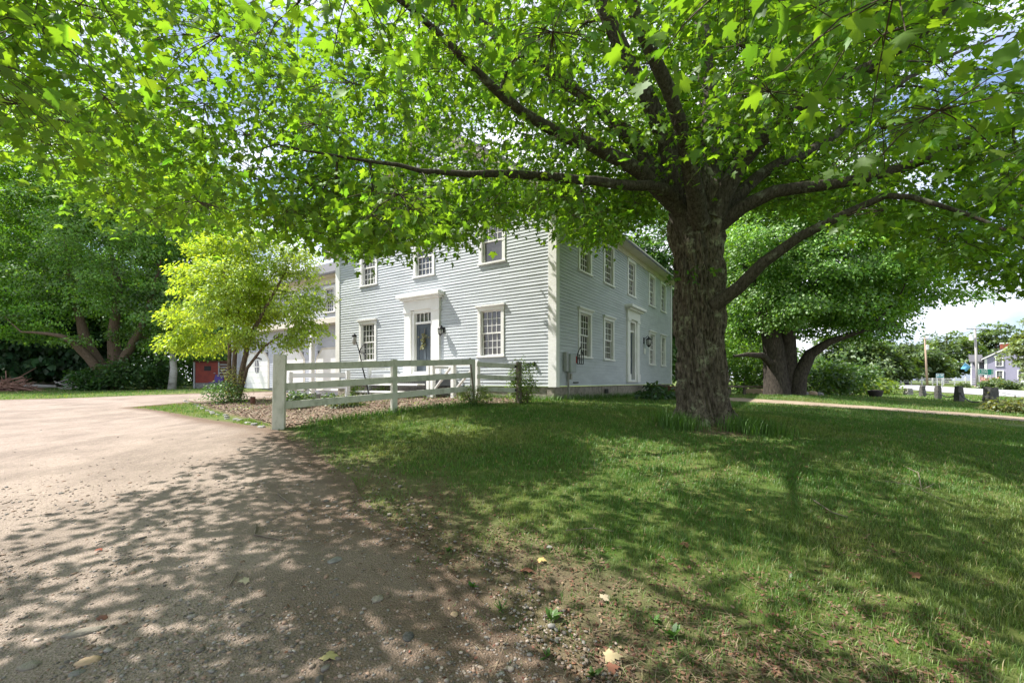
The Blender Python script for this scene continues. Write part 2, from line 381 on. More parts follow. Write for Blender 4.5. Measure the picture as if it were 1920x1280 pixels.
M['bark3'] = barkmat("brown_bark", (.09, .065, .045), (.20, .15, .11), None, .8, .6)
M['birch'] = mat("birch_bark", (.55, .54, .5), (.2, .18, .16), 5, .8, .3, 20, (.4, .4, 2), lo=.5, hi=.75)
M['pebble'] = None
def glassmat(name, tint, rough=.06, alt=None):  # opaque pane: the unlit room behind is put into its dark colour
    m = mat(name, tint, alt or tuple(c * .6 for c in tint), 1.2, rough, .12, 3, spec=1.0); return m
M['glass'] = glassmat("window_glass", (.06, .062, .065), .08, (.028, .03, .033))
M['glass_warm'] = glassmat("window_glass_warm", (.075, .066, .06), .1, (.03, .027, .025))
M['leaf'] = leafmat("maple_leaf", .58, (2.45, 2.25, .6), .03, .5)
M['leaf_far'] = leafmat("distant_leaf", .45, (2.0, 1.9, .6), .05, .5)
M['leaf_yellow'] = leafmat("yellow_green_leaf", .5, (2.0, 1.8, .6), .05, .5)
M['grassblade'] = leafmat("grass_blade", .35, (1.5, 1.6, .6), .04, .5)
def vcolmat(name, rough=.85):
    m = bpy.data.materials.new(name); m.use_nodes = True; N, L = m.node_tree.nodes, m.node_tree.links
    at = N.new("ShaderNodeAttribute"); at.attribute_name = "col"; b = N["Principled BSDF"]; b.inputs['Roughness'].default_value = rough
    b.inputs['Specular IOR Level'].default_value = .2; L.new(at.outputs['Color'], b.inputs['Base Color']); return m
M['vcol'] = vcolmat("mineral_and_litter")

# ------------------------------------------------------------------ ground sheets
def graded(lo, hi, f0, f1, fine, grow=1.16):
    c = list(np.arange(f0, f1 + 1e-6, fine)); s = fine; x = f1
    while x < hi: s *= grow; x += s; c.append(min(x, hi))
    s = fine; x = f0; l = []
    while x > lo: s *= grow; x -= s; l.append(max(x, lo))
    return np.array(sorted(set(l[::-1] + c)))
gx = graded(-700, 900, -7, 10, .14); gy = graded(-40, 1400, 1.2, 12, .11)
X, Yg = np.meshgrid(gx, gy); Zg = H(X, Yg)
idx = np.arange(X.size).reshape(X.shape)
Q = np.stack([idx[:-1, :-1], idx[:-1, 1:], idx[1:, 1:], idx[1:, :-1]], -1).reshape(-1, 4)
gm = grass_mask(X.ravel(), Yg.ravel())
lawn = npmesh("lawn", np.stack([X, Yg, Zg], -1).reshape(-1, 3), Q, M['ground'], attrs={'grass': gm}, smooth=True); tag(lawn, kind='structure')

def sheet(name, rows, m, lift, attrs=None, kind='structure'):
    """rows: array (n, k, 2) of plan points laid on the terrain"""
    n, k = rows.shape[:2]; x, y = rows[..., 0], rows[..., 1]; z = H(x, y) + lift
    i = np.arange(n * k).reshape(n, k); q = np.stack([i[:-1, :-1], i[:-1, 1:], i[1:, 1:], i[1:, :-1]], -1).reshape(-1, 4)
    o = npmesh(name, np.stack([x, y, z], -1).reshape(-1, 3), q, m, attrs=attrs, smooth=True); tag(o, kind=kind); return o
ys = np.concatenate([np.arange(-3, 1.5, .3), np.arange(1.5, 12, .1), np.arange(12, 20.2, .25), np.linspace(20.3, 27, 14)])
tt = np.linspace(0, 1, 110) ** 1.6
rows = []
for y in ys:
    xr = float(drive_xr(y)); xl = -75.0; rows.append(np.stack([xr + (xl - xr) * tt, np.full(tt.size, y)], -1))
rows = np.array(rows)
rows[..., 1] = np.minimum(rows[..., 1], drive_top(rows[..., 0]) + (rows[..., 1] - 27) * .004)
ed = np.clip(1 - drive_d(rows[..., 0], rows[..., 1]) / np.interp(rows[..., 1], [2, 6, 9, 30], [2.4, 1.3, .5, .5]) + (n2(rows[..., 0], rows[..., 1], 1.5, 8, 4) - .5) * 1.6, 0, 1)
ed = np.where(drive_d(rows[..., 0], rows[..., 1]) > 4.5, 0, ed); ed = np.maximum(ed, np.clip(1.5 - drive_d(rows[..., 0], rows[..., 1]) / .4, 0, 1) * (drive_xr(rows[..., 1]) - rows[..., 0] < 2))
sheet("driveway", rows, M['gravel'], .012, {'edge': ed.ravel()})
# mulched bed between fence, edging stones and house
bl = [gp(345, 750)[:2], gp(430, 772)[:2], _F1 + (-.05, .12), (_F1 + _F3) / 2 + (-.05, .1), _F3 + (-.05, .1), np.array((.2, 11.55))]
bh = [np.array((-11.6, 16.6)), np.array((-9.7, 18.3)), HC + d2 * 10.3, HC + d2 * 7, HC + d2 * 3.5, HC + d2 * 1.0]
bl, bh = np.array(bl), np.array(bh); ti = np.linspace(0, 5, 60)
lo_ = np.stack([np.interp(ti, range(6), bl[:, 0]), np.interp(ti, range(6), bl[:, 1])], -1); hi_ = np.stack([np.interp(ti, range(6), bh[:, 0]), np.interp(ti, range(6), bh[:, 1])], -1)
bed_rows = np.array([lo_ * (1 - t) + hi_ * t for t in np.linspace(0, 1, 40)])
sheet("garden_bed", bed_rows, M['mulch'], .02)
pe0 = np.array([gp(*p)[:2] for p in ((1376, 753), (1450, 757), (1600, 766.5), (1700, 773), (1800, 779.5), (1915, 790))])
pe1 = np.array([gp(*p)[:2] for p in ((1376, 745.5), (1450, 750), (1600, 760), (1700, 767), (1800, 773), (1915, 782))])
pe0 = np.concatenate([[(5.6, 17.6)], pe0, [pe0[-1] + (pe0[-1] - pe0[-2]) * 3]]); pe1 = np.concatenate([[(5.6, 19.0)], pe1, [pe1[-1] + (pe1[-1] - pe1[-2]) * 3]])
ti = np.linspace(0, 7, 120); a0 = np.stack([np.interp(ti, range(8), pe0[:, k]) for k in (0, 1)], -1); a1 = np.stack([np.interp(ti, range(8), pe1[:, k]) for k in (0, 1)], -1)
jit = (n2(ti, ti * 0, 3.0, 4, 2) - .5)[:, None] * .25
pr = np.array([(a0 + jit) * (1 - t) + (a1 + jit) * t for t in np.linspace(0, 1, 7)])
PATH_A, PATH_B = a0 + jit, a1 + jit
sheet("footpath", pr, M['path'], .014, {'edge': np.repeat(np.abs(np.linspace(-1, 1, 7)) ** 3, 120)})
rn = np.array([(10, -33.7), (43, 37), (51, 55), (58, 70), (76, 108), (118, 198)]); rf = np.array([(33, -16), (66.7, 57), (75, 75), (83, 92), (98, 125), (130, 190)])
ti = np.linspace(0, 5, 80); rn_ = np.stack([np.interp(ti, range(6), rn[:, k]) for k in (0, 1)], -1); rf_ = np.stack([np.interp(ti, range(6), rf[:, k]) for k in (0, 1)], -1)
sheet("road", np.array([rn_ * (1 - t) + rf_ * t for t in np.linspace(0, 1, 10)]), M['asphalt'], .05)

# ------------------------------------------------------------------ foliage machinery
def leaf_template(kind):
    if kind == 'full':
        h = [(0, 0), (.10, -.06), (.36, -.07), (.29, .07), (.40, .13), (.60, .35), (.41, .36), (.36, .45), (.165, .42), (.25, .66), (.11, .70), (0, 1.0)]
    elif kind == 'mid':
        h = [(0, 0), (.35, -.06), (.27, .13), (.60, .36), (.17, .42), (.2, .66), (0, 1.0)]
    elif kind == 'oval':
        h = [(0, 0), (.22, .3), (.2, .65), (0, 1.0)]
    else:
        h = [(0, 0), (.36, .45), (0, 1.0)]
    out = h + [(-x, y) for x, y in h[-2:0:-1]]
    V = np.array(out); c = np.array([[0, .3]]) if kind in ('full', 'mid') else np.array([[0, .5]])
    V = np.concatenate([V, c]); n = len(out)
    z = -.22 * np.abs(V[:, 0]) - .18 * np.clip(V[:, 1] - .3, 0, 1) ** 2 * 2
    if kind == 'diamond':
        V = V[:-1]; z = z[:-1]; Fc = np.array([[0, 1, 2], [0, 2, 3]])
    else:
        Fc = np.array([[i, (i + 1) % n, n] for i in range(n)])
    return np.concatenate([V, z[:, None]], 1), Fc

def unit(a): return a / np.maximum(np.linalg.norm(a, axis=-1, keepdims=True), 1e-9)

def leaves(pos, tip, nrm, size, kind, col):
    """arrays of leaf positions, tip directions, normals -> (V, F, colour per vertex)"""
    T, Fc = leaf_template(kind); n = len(pos)
    tip = unit(tip); nrm = unit(nrm - tip * (nrm * tip).sum(-1, keepdims=True)); sx = np.cross(tip, nrm)
    curl = rng.uniform(.2, 1.9, n)[:, None]
    V = pos[:, None] + size[:, None, None] * (T[None, :, 0:1] * sx[:, None] + T[None, :, 1:2] * tip[:, None] + (T[None, :, 2:3] * curl[:, None]) * nrm[:, None])
    k = len(T); Fa = (Fc[None] + (np.arange(n) * k)[:, None, None]).reshape(-1, 3)
    return V.reshape(-1, 3), Fa, np.repeat(col, k, 0)

def join(parts):
    V, Fs, Cs = [], [], []; b = 0
    for v, f, c in parts:
        V.append(v); Fs.append(f + b); Cs.append(c); b += len(v)
    return np.concatenate(V), np.concatenate(Fs), np.concatenate(Cs)

def spray_leaves(cent, out, per, rad, size, flat=.22, droop=.35, tilt=.55):
    """leaf positions round each spray centre: flattened, drooping outward"""
    n = len(cent); N_ = n * per
    a = rng.uniform(0, 2 * math.pi, N_); r = np.sqrt(rng.uniform(0.02, 1, N_)); rd = np.repeat(np.broadcast_to(rad, (n,)), per)
    dx = np.stack([np.cos(a) * r * rd, np.sin(a) * r * rd, -droop * r * r * rd + rng.normal(0, flat, N_) * rd], -1)
    pos = np.repeat(cent, per, 0) + dx
    tip = unit(np.stack([np.cos(a), np.sin(a), np.zeros(N_)], -1) * .7 + np.repeat(out, per, 0) * .5 + rng.normal(0, .45, (N_, 3)) + np.array((0, 0, -.55)))
    nrm = unit(np.array((0, 0, 1.0)) + rng.normal(0, tilt, (N_, 3)))
    sz = np.repeat(np.broadcast_to(size, (n,)), per) * rng.uniform(.62, 1.2, N_)
    return pos, tip, nrm, sz

def leafcol(n, base, var=.22, hue=.12, keys=None):
    base = np.array(base); b = np.exp(rng.normal(0, var, (n, 1)))
    c = base[None] * b; h = rng.normal(0, hue, n)
    c = c * np.stack([1 + h * 1.2, 1 + h * .25, 1 - h * .5], -1)
    return np.clip(c, .003, .6)

class Skel:
    """branch skeleton: limbs drawn first, then each spray reaches back to the nearest wood"""
    def __init__(s): s.p = []; s.par = []; s.limb = []; s.r = []
    def limb_line(s, pts, rad, lid, step=.35):
        pts = np.array(pts, float); P = []; Rr = []
        for i in range(len(pts) - 1):
            p0 = pts[max(i - 1, 0)]; p1 = pts[i]; p2 = pts[i + 1]; p3 = pts[min(i + 2, len(pts) - 1)]
            k = max(1, int(np.linalg.norm(p2 - p1) / step))
            for j in range(k):
                t = j / k
                P.append(.5 * (2 * p1 + (p2 - p0) * t + (2 * p0 - 5 * p1 + 4 * p2 - p3) * t * t + (3 * p1 - p0 - 3 * p2 + p3) * t ** 3)); Rr.append(rad[i] * (1 - t) + rad[i + 1] * t)
        P.append(pts[-1]); Rr.append(rad[-1]); last = -1
        for q, r in zip(P, Rr):
            s.p.append(q + rng.normal(0, .012, 3)); s.par.append(last); s.limb.append(lid); s.r.append(r); last = len(s.p) - 1
    def grow(s, att, step=.38, wob=.05, sag=.12, up=0.0):
        P = np.array(s.p); n0 = len(P); cap = n0 + len(att) * 14 + 2000
        buf = np.zeros((cap, 3)); buf[:n0] = P; n = n0
        d = np.array([np.min(np.linalg.norm(buf[:n] - a, axis=1)) for a in att]); s.tip = {}
        for k in np.argsort(d):
            a = att[k]; w_ = a - buf[:n]; dd = np.sqrt((w_ * w_).sum(1)) + np.clip(buf[:n, 2] - a[2] - .3, 0, 9) * .5
            q = int(np.argmin(dd)); L_ = dd[q]; m = max(1, min(13, int(math.ceil(L_ / step)))); last = q
            mid = (buf[q] + a) / 2 + rng.normal(0, wob * L_ + .01, 3) + np.array((0, 0, sag * L_))
            for j in range(1, m + 1):
                t = j / m; c = buf[q] * (1 - t) ** 2 + 2 * mid * t * (1 - t) + a * t * t
                if n >= cap: break
                buf[n] = c; s.p.append(c); s.par.append(last); s.limb.append(s.limb[q]); s.r.append(0); last = n; n += 1
            s.tip[int(k)] = last
    def radii(s, tipr=.0055, ex=.46):
        n = len(s.p); cnt = np.zeros(n); has = np.zeros(n, bool)
        for i in range(n):
            if s.par[i] >= 0: has[s.par[i]] = True
        cnt[~has] = 1
        for i in range(n - 1, -1, -1):
            if s.par[i] >= 0: cnt[s.par[i]] += cnt[i]
        r = tipr * np.maximum(cnt, 1) ** ex
        for i in range(n):
            if s.r[i] > 0: r[i] = s.r[i]
            elif s.par[i] >= 0: r[i] = min(r[i], r[s.par[i]] * .8)
        return r
    def tubes(s, r, kthick=9, kthin=5):
        """per limb: (V, F)"""
        n = len(s.p); P = np.array(s.p); seen = np.zeros(n, bool); has = np.zeros(n, bool)
        for i in range(n):
            if s.par[i] >= 0: has[s.par[i]] = True
        out = {}
        depth = np.zeros(n, int)
        for i in range(n):
            if s.par[i] >= 0: depth[i] = depth[s.par[i]] + 1
        tips = [i for i in range(n) if not has[i]]; tips.sort(key=lambda i: (-s.r[i] if s.r[i] else 0, -depth[i]))
        for t in tips:
            ch = [t]; i = t; seen[t] = True
            while s.par[i] >= 0:
                i = s.par[i]; ch.append(i)
                if seen[i]: break
                seen[i] = True
            if len(ch) < 2: continue
            ch = ch[::-1]; rr = r[ch].copy()
            if rr[0] > rr[1] * 1.5: rr[0] = rr[1] * 1.15
            k = kthick if rr.max() > .03 else kthin
            out.setdefault(s.limb[t], []).append((P[ch], rr, k))
        return out

def tube_np(P, r, k):
    n = len(P); t = np.empty_like(P); t[1:-1] = P[2:] - P[:-2]; t[0] = P[1] - P[0]; t[-1] = P[-1] - P[-2]; t = unit(t)
    ref = np.array((.31, .17, .93)) if abs(t[0, 2]) < .9 else np.array((1.0, .1, 0))
    x = np.empty_like(P); prev = np.cross(t[0], ref)
    for i in range(n):
        prev = prev - t[i] * prev.dot(t[i]); prev /= max(np.linalg.norm(prev), 1e-9); x[i] = prev
    y = np.cross(t, x); a = np.arange(k) * 2 * math.pi / k
    V = P[:, None] + r[:, None, None] * (np.cos(a)[None, :, None] * x[:, None] + np.sin(a)[None, :, None] * y[:, None])
    i = np.arange(n * k).reshape(n, k); j = np.roll(i, -1, 1)
    return V.reshape(-1, 3), np.stack([i[:-1], j[:-1], j[1:], i[1:]], -1).reshape(-1, 4)

def join_tubes(lst):
    V, Fs = [], []; b = 0
    for P, r, k in lst:
        v, f = tube_np(np.asarray(P), np.asarray(r), k); V.append(v); Fs.append(f + b); b += len(v)
    return np.concatenate(V), np.concatenate(Fs)

# ------------------------------------------------------------------ the big maple
def big_maple():
    base = np.array((3.92, 9.0)); zb = hz_(*base)
    t = thing("maple_tree", (base[0], base[1], zb), "huge old maple with thick furrowed trunk, leaning over the whole front lawn", "tree")
    # trunk: furrowed column with flaring roots
    nz, na = 260, 220
    zz = np.concatenate([np.linspace(zb - .25, zb + 1, 60), np.linspace(zb + 1.02, 5.75, nz - 60)]); aa = np.arange(na) * 2 * math.pi / na
    prof_z = [zb - .3, zb, zb + .25, zb + .7, 2.2, 3.2, 3.9, 4.5, 5.0, 5.4, 5.8]
    prof_r = [.78, .63, .50, .44, .405, .405, .42, .455, .48, .40, .23]
    cx = np.interp(zz, [0.5, 2, 4, 5.8], [3.93, 3.85, 3.80, 3.82]); cyy = np.interp(zz, [.5, 5.8], [8.98, 9.02])
    Z, A = np.meshgrid(zz, aa, indexing='ij'); Rr = np.interp(Z, prof_z, prof_r)
    flare = np.clip((zb + .55 - Z) / .6, 0, 1)
    Rr = Rr * (1 + flare ** 1.5 * .22 * np.sin(A * 6 + 1.0) + .06 * np.sin(3 * A + 1.5 + .35 * Z) + .05 * np.sin(2 * A + .5 * Z))
    tw = A + .13 * Z
    q = np.stack([np.cos(tw) * 4.2, np.sin(tw) * 4.2, Z * 1.1], -1); ridge = np.abs(fbm(q, 31, 3) - .5) * 2
    q2 = np.stack([np.cos(tw) * 11, np.sin(tw) * 11, Z * 1.9], -1); r2 = np.abs(fbm(q2, 57, 3) - .5) * 2
    brk = .5 + 1.0 * fbm(np.stack([np.cos(tw) * 3, np.sin(tw) * 3, Z * 3.2], -1), 88, 3)
    Rr = Rr + brk * .26 * (np.clip(ridge, 0, .4) - .2) + .15 * (np.clip(r2, 0, .4) - .18)
    lump = fbm(np.stack([np.cos(A) * 1.6, np.sin(A) * 1.6, Z * 1.1], -1), 77, 2); Rr = Rr + .22 * (lump - .5)
    V = np.stack([cx[:, None] + Rr * np.cos(A), cyy[:, None] + Rr * np.sin(A), Z], -1)
    i = np.arange(nz * na).reshape(nz, na); j = np.roll(i, -1, 1)
    npmesh("trunk", V.reshape(-1, 3), np.stack([i[:-1], j[:-1], j[1:], i[1:]], -1).reshape(-1, 4), M['bark'], t, smooth=True)
    L = [
     [(1312, 470, 8.65, .42), (1318, 400, 8.65, .40), (1333, 300, 8.7, .27), (1328, 180, 8.9, .22), (1318, 60, 9, .19), (1310, -150, 9.2, .12), (1300, -420, 9.4, .04)],
     [(1300, 470, 8.6, .42), (1282, 400, 8.5, .36), (1262, 300, 8.3, .25), (1220, 200, 8, .2), (1165, 90, 7.7, .17), (1128, 0, 7.5, .15), (1080, -150, 7.2, .1), (1000, -420, 6.8, .04)],
     [(1285, 400, 8.5, .2), (1245, 356, 8.0, .13), (1150, 345, 7.6, .105), (1050, 334, 7.2, .095), (960, 327, 6.8, .08), (880, 328, 6.5, .065), (790, 318, 6.2, .045), (690, 300, 5.8, .028), (520, 270, 5.2, .012)],
     [(1285, 400, 8.4, .24), (1200, 322, 7.9, .17), (1110, 275, 7.2, .14), (1045, 248, 6.7, .115), (980, 212, 6.2, .09), (900, 140, 5.6, .07), (820, 60, 5, .05), (700, -40, 4.2, .03), (560, -160, 3.6, .015)],
     [(1335, 575, 8.35, .18), (1383, 540, 8.1, .155), (1430, 492, 7.9, .135), (1500, 445, 7.6, .11), (1580, 405, 7.3, .09), (1660, 365, 7, .068), (1760, 385, 6.5, .045), (1860, 420, 6, .028), (1960, 470, 5.6, .012)],
     [(1340, 430, 8.5, .22), (1392, 388, 8.3, .175), (1450, 360, 8, .15), (1530, 348, 7.8, .13), (1620, 337, 7.5, .115), (1700, 312, 7.3, .1), (1800, 270, 7, .085), (1900, 235, 6.7, .065), (2080, 180, 6.3, .03)],
     [(1340, 420, 8.7, .22), (1400, 350, 8.7, .165), (1450, 313, 8.8, .14), (1540, 270, 9, .115), (1640, 190, 9.2, .085), (1750, 120, 9.5, .055), (1900, 60, 10, .02)],
     [(1335, 410, 8.4, .28), (1385, 310, 8.1, .2), (1460, 232, 7.5, .165), (1560, 165, 7, .145), (1650, 115, 6.6, .125), (1740, 52, 6.2, .105), (1800, -15, 5.9, .09), (1900, -140, 5.6, .05), (2050, -330, 5.2, .02)],
     [(1295, 420, 8.8, .24), (1235, 290, 9.5, .15), (1130, 215, 10.2, .1), (980, 150, 10.8, .06), (820, 90, 11.2, .03)],
     [(1330, 420, 9, .24), (1400, 220, 10, .13), (1480, 60, 11.2, .07), (1560, -80, 12, .03)],
     [(1310, 420, 8.3, .26), (1280, 250, 7.2, .15), (1190, 20, 6, .11), (1080, -260, 5, .08), (900, -800, 3.8, .05), (300, -2000, 2.2, .02)],
     [(1290, 400, 8.5, .24), (1160, 240, 8.4, .14), (1000, 110, 8.0, .11), (800, -20, 7.2, .08), (560, -170, 6.4, .05), (250, -330, 5.6, .025)],
    ]
    sk = Skel()
    for k, l in enumerate(L):
        sk.limb_line([px(u, v, Y + .35) for u, v, Y, r in l], [r * .8 for *_, r in l], k)
    # spray centres inside the crown
    vlow_u = [-400, 0, 50, 150, 250, 350, 450, 550, 640, 720, 780, 830, 870, 930, 1000, 1060, 1130, 1200, 1250, 1400, 1500, 1600, 1700, 1780, 1850, 1920, 2400]
    vlow_v = [190, 225, 300, 385, 415, 425, 430, 450, 475, 480, 425, 472, 425, 425, 420, 432, 470, 415, 360, 390, 400, 425, 450, 490, 530, 545, 560]
    N0 = 110000
    x = rng.uniform(-10.5, 14, N0); y = rng.uniform(-5, 14.5, N0); z = rng.uniform(2.4, 15, N0)
    dx, dy = x - 3.7, y - 8.6; th = np.arctan2(dy, dx); r = np.hypot(dx, dy)
    Rm = np.interp(th, [-math.pi, -2.4, -1.6, -.8, 0, .7, 1.5, 2.2, 2.8, math.pi], [10.4, 11.5, 11.5, 10.0, 8.6, 7.0, 6.2, 6.8, 8.6, 10.4]) * (.86 + .3 * n2(th * 2.2, th * 0, 1, 12, 2))
    rr = r / Rm
    top = 5.2 + 9.6 * np.sqrt(np.clip(1 - rr ** 2, 0, 1)); low = 2.95 + 1.3 * np.clip(1 - r / 3.6, 0, 1)
    u = CU + F * x / np.maximum(y, .3); v = HV - F * (z - EYE) / np.maximum(y, .3)
    vl = np.interp(u, vlow_u, vlow_v)
    inv = (y > .9) & (u > -150) & (u < 2070) & (v > -120)
    ok = (rr < 1) & (z > low) & (z < top) & (np.where(y > .9, v < vl - .22 * F / np.maximum(y, .9), True))
    s_ = -((x - HC[0]) * d1[0] + (y - HC[1]) * d1[1]); a_ = -((x - HC[0]) * d2[0] + (y - HC[1]) * d2[1])
    ok &= (s_ > 1.0) | (a_ > 1.0)
    ok &= np.sqrt(x ** 2 + y ** 2 + (z - EYE) ** 2) > 2.4
    gap = fbm(np.stack([x, y, z * 1.5], -1) * .42, 41, 2)
    shell = np.clip(1.15 - (z - low) / 4.5, .35, 1) * np.where(rr > .75, 1.0, .85)
    ST = np.array((*(SUN_TRAVEL[:2]), 0)) * math.cos(SUN_EL) - np.array((0, 0, math.sin(SUN_EL)))
    foot = np.stack([x, y], -1) + ST[None, :2] * ((z - .4) / math.sin(SUN_EL))[:, None]        # where each spot's shade falls
    sg = n2(foot[:, 0], foot[:, 1], .8, 91, 3); hole = np.zeros(N0, bool); s45 = n2(foot[:, 0], foot[:, 1], .62, 133, 2)  # crown gaps lined up with the sun, shaped to dapple the lawn
    for (hu, hv, hr) in ((1230, 850, .75), (1330, 875, .6), (1180, 905, .5), (1000, 1000, .3), (1210, 1070, .35), (1390, 1010, .3), (860, 800, .6), (1560, 930, .3), (1730, 890, .35), (1850, 940, .3), (1540, 1220, .35), (1060, 1180, .3), (960, 1270, .35), (700, 960, .3)):
        hp = gp(hu, hv); hole |= np.hypot(foot[:, 0] - hp[0], foot[:, 1] - hp[1]) < hr + (.45 if hr > .45 else .2)  # crown emptied toward the sun so light patches land on these spots
    front = np.where((y < 6.8) & (u > 1120), np.where((np.hypot((u - 1380) / 160, (v - 170) / 110) < 1) | (v < 60), .65, np.where((u < 1420) & (v > 250), .12, .38)) * np.where((u > 1180) & (u < 1330) & (y < 8.6), .3, 1), np.where((y < 6.2) & (u > 720) & (v > 110), .4, np.where((y < 4.2) & (v > 120), .45, 1)))
    pr = np.where(inv, .68 * shell * front, np.where(z > 5.5, .075, .2)) * np.where((x > 4) & (y > 9.5), 1.5, 1) * np.where(gap < .38, .15, 1) * np.where((sg > np.where(foot[:, 0] < 5, .59, .62)) & (z > low + 1.2), .12, 1) * np.where(hole & ((z > low + .5) | (x > 1)), .04, 1)
    thin = (np.hypot((u - 1880) / 110, (v - 90) / 130) < 1) | (np.hypot((u - 40) / 70, (v - 170) / 45) < 1)
    pr = np.where(inv & (x > 3.5) & (y > 9.3), np.clip(pr * 1.9, 0, .95), pr)
    pr = np.where((foot[:, 0] < .4) & (foot[:, 1] < 6.2), np.clip(np.where(s45 > .545, .15, np.where(inv, 1.25, 2.3)) * pr, 0, .9), pr)  # crown shading the drive thickened and gapped to shape the shadow masses
    pr = np.where(thin & inv, pr * .25, pr)
    pr = np.where(inv & (v > vl - 95) & (u < 1260), np.clip(pr * 2.2, 0, .95), pr)
    for li in (0, 1, 2, 3, 4, 5, 6, 7):
        for (ua, va, Ya, _), (ub, vb, Yb_, _) in zip(L[li], L[li][1:]):
            if min(va, vb) < -120: continue
            f = np.clip(((u - ua) * (ub - ua) + (v - va) * (vb - va)) / ((ub - ua) ** 2 + (vb - va) ** 2), 0, 1)
            dd = np.hypot(u - ua - f * (ub - ua), v - va - f * (vb - va)); pr = np.where(inv & (dd < 46) & (y < Ya + f * (Yb_ - Ya) + .3), pr * .3, pr)
    ok &= rng.uniform(0, 1, N0) < pr
    att = np.stack([x, y, z], -1)[ok]; inv = inv[ok]
    # thin out spots too close to one another
    keep = []; cell = {}
    for k, p in enumerate(att):
        c = tuple(np.floor(p / (.47 if inv[k] else .6)).astype(int))
        if cell.get(c, 0) < 1: cell[c] = cell.get(c, 0) + 1; keep.append(k)
    att = att[keep]; inv = inv[keep]
    print("maple sprays", len(att), inv.sum())
    sk.grow(att); r_ = sk.radii(); tb = sk.tubes(r_)
    for k in sorted(tb):
        v_, f_ = join_tubes(tb[k]); npmesh("limb", v_, f_, M['limb'], t, smooth=True)
    out = unit(att - np.array((3.7, 8.6, 5.0)))
    dist = np.linalg.norm(att - np.array((0, 0, EYE)), axis=1); parts = []; tw = []
    for sel, kind, per, rad, size in ((inv & (dist < 5.5) | (dist < 4.2), 'full', 46, .56, .105), (inv & (dist >= 5.5), 'mid', 52, .58, .115), (~inv & (dist >= 4.2), 'diamond', 24, .7, .17)):
        if not sel.any(): continue
        c = att[sel]; p_, t_, n_, s2 = spray_leaves(c, out[sel], per, rad, size)
        if kind == 'diamond': s2 = s2 * 1.0
        dcam = np.linalg.norm(p_ - np.array((0, 0, EYE)), axis=1); k_ = dcam > 2.05; p_, t_, n_, s2 = p_[k_], t_[k_], n_[k_], s2[k_]
        col = leafcol(len(p_), (.096, .188, .027), .24, .085)
        parts.append(leaves(p_, t_, n_, s2, kind, col))
        if kind != 'diamond':
            # thin twigs from the spray centre out to some of its leaves
            cc = np.repeat(c, per, 0)[k_]; pick = rng.uniform(0, 1, len(p_)) < (.3 if kind == 'full' else .16)
            for a, b in zip(cc[pick], p_[pick]):
                m = (a + b) / 2 + np.array((0, 0, .05)); tw.append((np.array([a, m, b]), np.array([.0045, .0032, .0018]), 3))
    V, Fa, C = join(parts); print("maple leaves verts", len(V))
    npmesh("crown", V, Fa, M['leaf'], t, attrs={'col': C})
    v_, f_ = join_tubes(tw); npmesh("twig_growth", v_, f_, M['twig'], t)
    # suckers sprouting on the trunk
    sp = np.array([px(1258, 512, 7.95), px(1296, 520, 7.95), px(1342, 505, 7.95), px(1300, 505, 7.9), px(1262, 520, 7.95)])
    for q in sp:
        p_, t_, n_, s2 = spray_leaves(q[None], np.array([(0, -1.0, 0)]), 6, .12, .11, .4); c_ = leafcol(6, (.06, .14, .02))
        v_, f_, k_ = leaves(p_, t_, n_, s2, 'full', c_); st_ = join_tubes([(np.array([q + np.array((0, .35, -.1)), q + np.array((0, .1, -.02)), b]), np.array([.004, .003, .0015]), 3) for b in p_])
        npmesh("trunk_sprout", np.concatenate([v_, st_[0]]), [f_, st_[1] + len(v_)], M['leaf'], t, attrs={'col': np.concatenate([k_, np.tile((.05, .07, .03), (len(st_[0]), 1))])})
    return t
big_maple()

